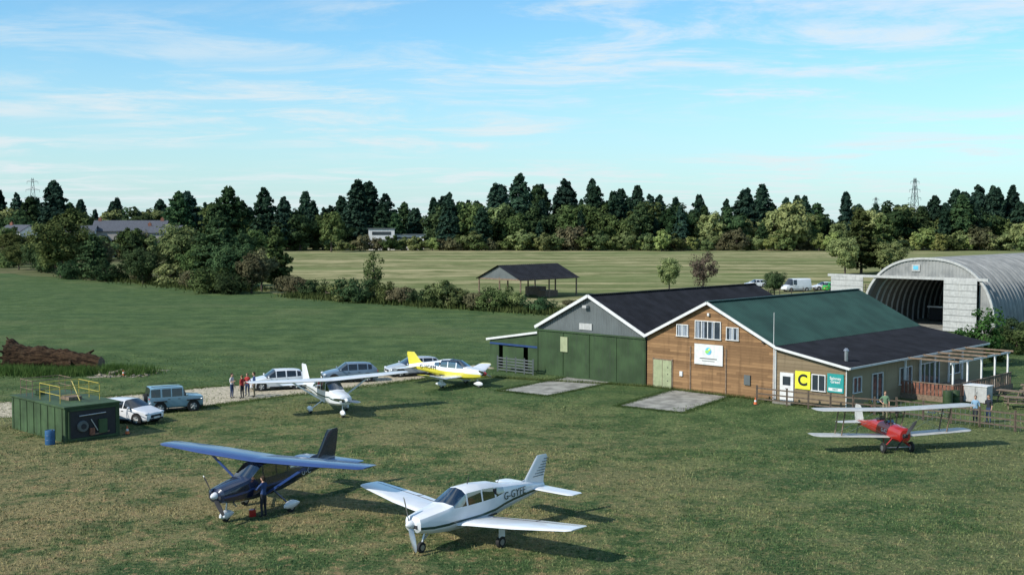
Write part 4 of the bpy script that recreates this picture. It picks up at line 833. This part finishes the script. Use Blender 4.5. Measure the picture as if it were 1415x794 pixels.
# ------------------------------------------------------------------ people
def person(name,loc,rz,pose,shirt,trou,hair,sc=1,parent=None,z=0,short=True):
    J=dict(pel=(0,0,.96),waist=(0,0,1.10),chest=(.01,0,1.27),up=(0,0,1.41),neck=(0,0,1.50),hd=(.01,0,1.57))
    for s,n in((1,'L'),(-1,'R')):
        J.update({'s'+n:(0,s*.175,1.41),'e'+n:(-.03,s*.235,1.14),'w'+n:(.05,s*.235,.90),'h'+n:(.08,s*.235,.83),'p'+n:(0,s*.09,.90),'k'+n:(.02,s*.11,.50),'a'+n:(-.02,s*.12,.09),'t'+n:(.14,s*.14,.045)})
    if pose=='talk': J.update(eR=(.02,-.25,1.15),wR=(.24,-.17,1.20),hR=(.31,-.15,1.23))
    if pose=='hips': J.update(eR=(-.08,-.36,1.17),wR=(.06,-.19,1.02),hR=(.12,-.15,1.0))
    if pose=='reach': J.update(eR=(.18,-.26,1.25),wR=(.40,-.22,1.30),hR=(.47,-.21,1.32),eL=(.15,.25,1.2),wL=(.36,.2,1.22),hL=(.43,.19,1.24))
    if pose=='step': J.update(kL=(.12,.1,.52),aL=(.16,.11,.10),tL=(.32,.12,.05),kR=(-.04,-.1,.50),aR=(-.2,-.11,.13),tR=(-.06,-.12,.045),wL=(-.02,.25,.89),wR=(.12,-.25,.92))
    if pose=='sit': J.update(kL=(.42,.14,.98),kR=(.42,-.14,.98),aL=(.5,.13,.6),aR=(.5,-.13,.6),tL=(.66,.13,.57),tR=(.66,-.13,.57),wL=(.28,.16,1.12),wR=(.28,-.16,1.12),hL=(.35,.15,1.15),hR=(.35,-.15,1.15),eL=(.05,.25,1.16),eR=(.05,-.25,1.16))
    Rd=dict(pel=.135,waist=.125,chest=.15,up=.12,neck=.055,hd=.06,s=.062,e=.043,w=.028,h=.034,p=.095,k=.062,a=.042,t=.038)
    E=[('pel','waist'),('waist','chest'),('chest','up'),('up','neck'),('neck','hd')]
    for n in'LR': E+=[('up','s'+n),('s'+n,'e'+n),('e'+n,'w'+n),('w'+n,'h'+n),('pel','p'+n),('p'+n,'k'+n),('k'+n,'a'+n),('a'+n,'t'+n)]
    ks=list(J); me=bpy.data.meshes.new('b'); me.from_pydata([J[k] for k in ks],[(ks.index(a),ks.index(b)) for a,b in E],[]); o=bpy.data.objects.new('b',me); COL.objects.link(o)
    o.modifiers.new('s','SKIN'); sv=me.skin_vertices[0].data
    for i,k in enumerate(ks):
        r=Rd.get(k,Rd.get(k[0])); sv[i].radius=(r,r); sv[i].use_root=(k=='pel')
    su=o.modifiers.new('u','SUBSURF'); su.levels=2; su.render_levels=2
    dg=bpy.context.evaluated_depsgraph_get(); m2=bpy.data.meshes.new_from_object(o.evaluated_get(dg)); bpy.data.objects.remove(o)
    bone={}
    for a,b in E:
        if a in('pel',) and b[0]=='p' or a[0]=='p' and b[0]=='k' or a[0]=='k': c=trou
        elif a[0]=='a': c='shoe'
        elif a in('neck',) : c='skin'
        elif a[0]=='w' and a!='waist': c='skin'
        elif a[0]=='e': c='skin' if short else shirt
        else: c=shirt
        bone[(a,b)]=c
    mb=MB(); vs=[]
    for v in m2.vertices:
        x,y,zz=v.co
        if .85<zz<1.5 and abs(y)<.2 and abs(x)<.2: x*=.78
        vs.append((x,y,zz))
    fm=[]
    for p in m2.polygons:
        c=Vector(p.center); best=None;bd=9
        for (a,b),mm in bone.items():
            A=Vector(J[a]);B=Vector(J[b]); t=max(0,min(1,(c-A).dot(B-A)/(B-A).length_squared)); dd=(c-(A+(B-A)*t)).length-Rd.get(b,Rd.get(b[0]))*.6
            if dd<bd: bd=dd;best=mm
        if best==shirt and c.z<.97 and abs(c.y)<.19: best=trou
        fm.append(best)
    mb.add(vs,[tuple(p.vertices) for p in m2.polygons],fm)
    hc=(.03,0,1.645); mb.ell(hc,(.098,.076,.118),'skin',14,12); mb.ell((.055,0,1.58),(.06,.05,.05),'skin',10,6)
    mb.cyl((.118,0,1.665),(.145,0,1.625),.010,.018,'skin',8)
    for s in(1,-1): mb.ell((.108,s*.03,1.66),(.016,.016,.010),'shw',8,6); mb.ell((.120,s*.03,1.66),(.007,.007,.007),'shoe',6,4); mb.ell((.02,s*.078,1.64),(.022,.012,.032),'skin',8,6); mb.ell((.113,s*.03,1.682),(.012,.02,.004),hair,6,4)
    mb.ell((.115,0,1.597),(.012,.024,.006),'shr',8,4); mb.ell((.008,0,1.685),(.102,.085,.098),hair,14,10); mb.ell((-.03,0,1.64),(.065,.078,.1),hair,12,8)
    for s,n in((1,'L'),(-1,'R')):
        w_=Vector(J['w'+n]);h_=Vector(J['h'+n]); d=(h_-w_).normalized(); side=Vector((1,0,0)) if abs(d.z)>.6 else Vector((0,0,1)); side=(side-d*side.dot(d)).normalized(); pl=d.cross(side)
        for k,(o_,l_) in enumerate(((.03,.068),(.011,.078),(-.009,.072),(-.028,.056))):
            a=h_+side*o_; b=a+d*(.028+l_*.5); c=b+(d*.8+pl*(.5*s)).normalized()*l_*.5; mb.cyl(a,b,.010,.009,'skin',6); mb.cyl(b,c,.009,.007,'skin',6)
        a=h_+side*.022-d*.02; b=a+(side+d*.5).normalized()*.042; c=b+(d+side*.2).normalized()*.03; mb.cyl(a,b,.012,.010,'skin',6); mb.cyl(b,c,.010,.008,'skin',6)
    ob_=mb.build(name,parent,(loc[0],loc[1],z),rz,True,60); ob_.scale=(sc,)*3; return ob_
person('standing_man',(-19.8,83.9),R(-20),'talk','shw','denim','hairb'); person('standing_woman',(-19.0,83.6),R(150),'hips','shr','dk','haird',.95); person('standing_man',(-18.3,84.3),R(200),'stand','shb','khaki','hairb',1.02); person('standing_woman',(-18.9,84.8),R(-100),'stand','shr','denim','haird',.94)
person('pilot',(-10.5,49.9),R(150),'reach','shb','dk','hairb',1.0,short=False)
person('standing_man',(23.6,75.0),R(-110),'hips','shg','khaki','haird'); person('walking_man',(28.6,73.2),R(-120),'step','shl','dk','hairb'); person('standing_man',(29.5,73.4),R(-150),'talk','dk','denim','haird'); person('standing_woman',(29.8,87.6),R(-60),'talk','shw','denim','haird',.96,z=.4)
for y,sh in((.24,'shr'),(-.24,'shw')): person('seated_pilot',(-.2,y),0,'sit',sh,'dk','hairb',.92,piper,.17)
mb=MB(); mb.box((0,0,.16),(.28,.16,.3),'red'); mb.box((0,0,.34),(.16,.03,.03),'red'); mb.cyl((.08,0,.31),(.15,0,.38),.025,.02,'black'); mb.build('fuel_can',loc=(-11.0,50.0,0),rz=.4,bev=.03)
bk=empty('bicycle',(26.9,75.3,0),R(-42)); mb=MB()
for x in(-.52,.52):
    for i in range(24): a=i*.2618;b=a+.2618; mb.cyl((x+.33*math.cos(a),0,.34+.33*math.sin(a)),(x+.33*math.cos(b),0,.34+.33*math.sin(b)),.018,.018,'black',5)
    for i in range(8): a=i*.785; mb.cyl((x,0,.34),(x+.32*math.cos(a),0,.34+.32*math.sin(a)),.004,.004,'metal',3)
for a,b in(((-.52,.34),(-.05,.32)),((-.05,.32),(-.18,.85)),((-.18,.8),(.38,.82)),((-.05,.32),(.38,.75)),((.52,.34),(.36,.95)),((-.52,.34),(-.16,.75))): mb.cyl((a[0],0,a[1]),(b[0],0,b[1]),.018,.018,'trim',6)
mb.cyl((.36,-.25,.97),(.36,.25,.97),.014,.014,'black',6); mb.box((-.19,0,.88),(.24,.12,.05),'black'); mb.build('frame_and_wheels',bk)

# ------------------------------------------------------------------ sky, sun, camera
az=Vector((-.84,-.54)).normalized(); el=R(37)
to=Vector((az.x*math.cos(el),az.y*math.cos(el),math.sin(el)))
w=bpy.data.worlds.new('World'); S.world=w; w.use_nodes=True; nt=w.node_tree; bg=nt.nodes['Background']
sky=N(nt,'ShaderNodeTexSky',sky_type='NISHITA'); sky.sun_disc=False; sky.sun_elevation=el; sky.sun_rotation=math.atan2(az.x,az.y)%(2*math.pi); sky.air_density=1.0; sky.dust_density=.4; sky.ozone_density=2.0
tc=N(nt,'ShaderNodeTexCoord').outputs['Generated']; sp=N(nt,'ShaderNodeSeparateXYZ'); nt.links.new(tc,sp.inputs[0])
zz=math_(nt,'ADD',math_(nt,'MAXIMUM',sp.outputs[2],0.0),.06); cx=math_(nt,'DIVIDE',sp.outputs[0],zz); cy=math_(nt,'DIVIDE',sp.outputs[1],zz); cbn=N(nt,'ShaderNodeCombineXYZ'); nt.links.new(cx,cbn.inputs[0]); nt.links.new(cy,cbn.inputs[1])
n1=noise(nt,mapping(nt,cbn.outputs[0],(1.05,1.45,1),(3.1,1.2,0),(0,0,R(12))),1.0,11,.68,.5); n2=noise(nt,mapping(nt,cbn.outputs[0],(.30,.42,1),(7,2,0)),1.0,3,.5)
c=math_(nt,'MULTIPLY',rng_(nt,n1,.42,.66),rng_(nt,n2,.36,.52)); c=math_(nt,'MULTIPLY',c,.78)
base=mixc(nt,1.0,sky.outputs[0],(.84,1.28,1.44),'MULTIPLY')
hz=rng_(nt,sp.outputs[2],-.02,.15,.75,0.0,False)
c1=mixc(nt,hz,base,(5.0,6.3,7.0)); c2=mixc(nt,c,c1,(6.6,7.2,7.5))
nt.links.new(c2,bg.inputs[0]); bg.inputs[1].default_value=.12
sl_=bpy.data.lights.new('sun','SUN'); sl_.energy=4.9; sl_.angle=R(.5); sl_.color=(1,.95,.87); so=bpy.data.objects.new('sun',sl_); COL.objects.link(so); so.rotation_euler=(-to).to_track_quat('-Z','Y').to_euler(); so.location=(-50,-30,60)
cam=bpy.data.cameras.new('camera'); cam.lens=42; cam.sensor_width=36; cam.clip_end=8000; co=bpy.data.objects.new('camera',cam); COL.objects.link(co); co.location=(0,0,12.5); co.rotation_euler=(R(90-3.19),0,0); S.camera=co
S.view_settings.view_transform='Standard'; S.view_settings.look='None'; S.view_settings.exposure=0
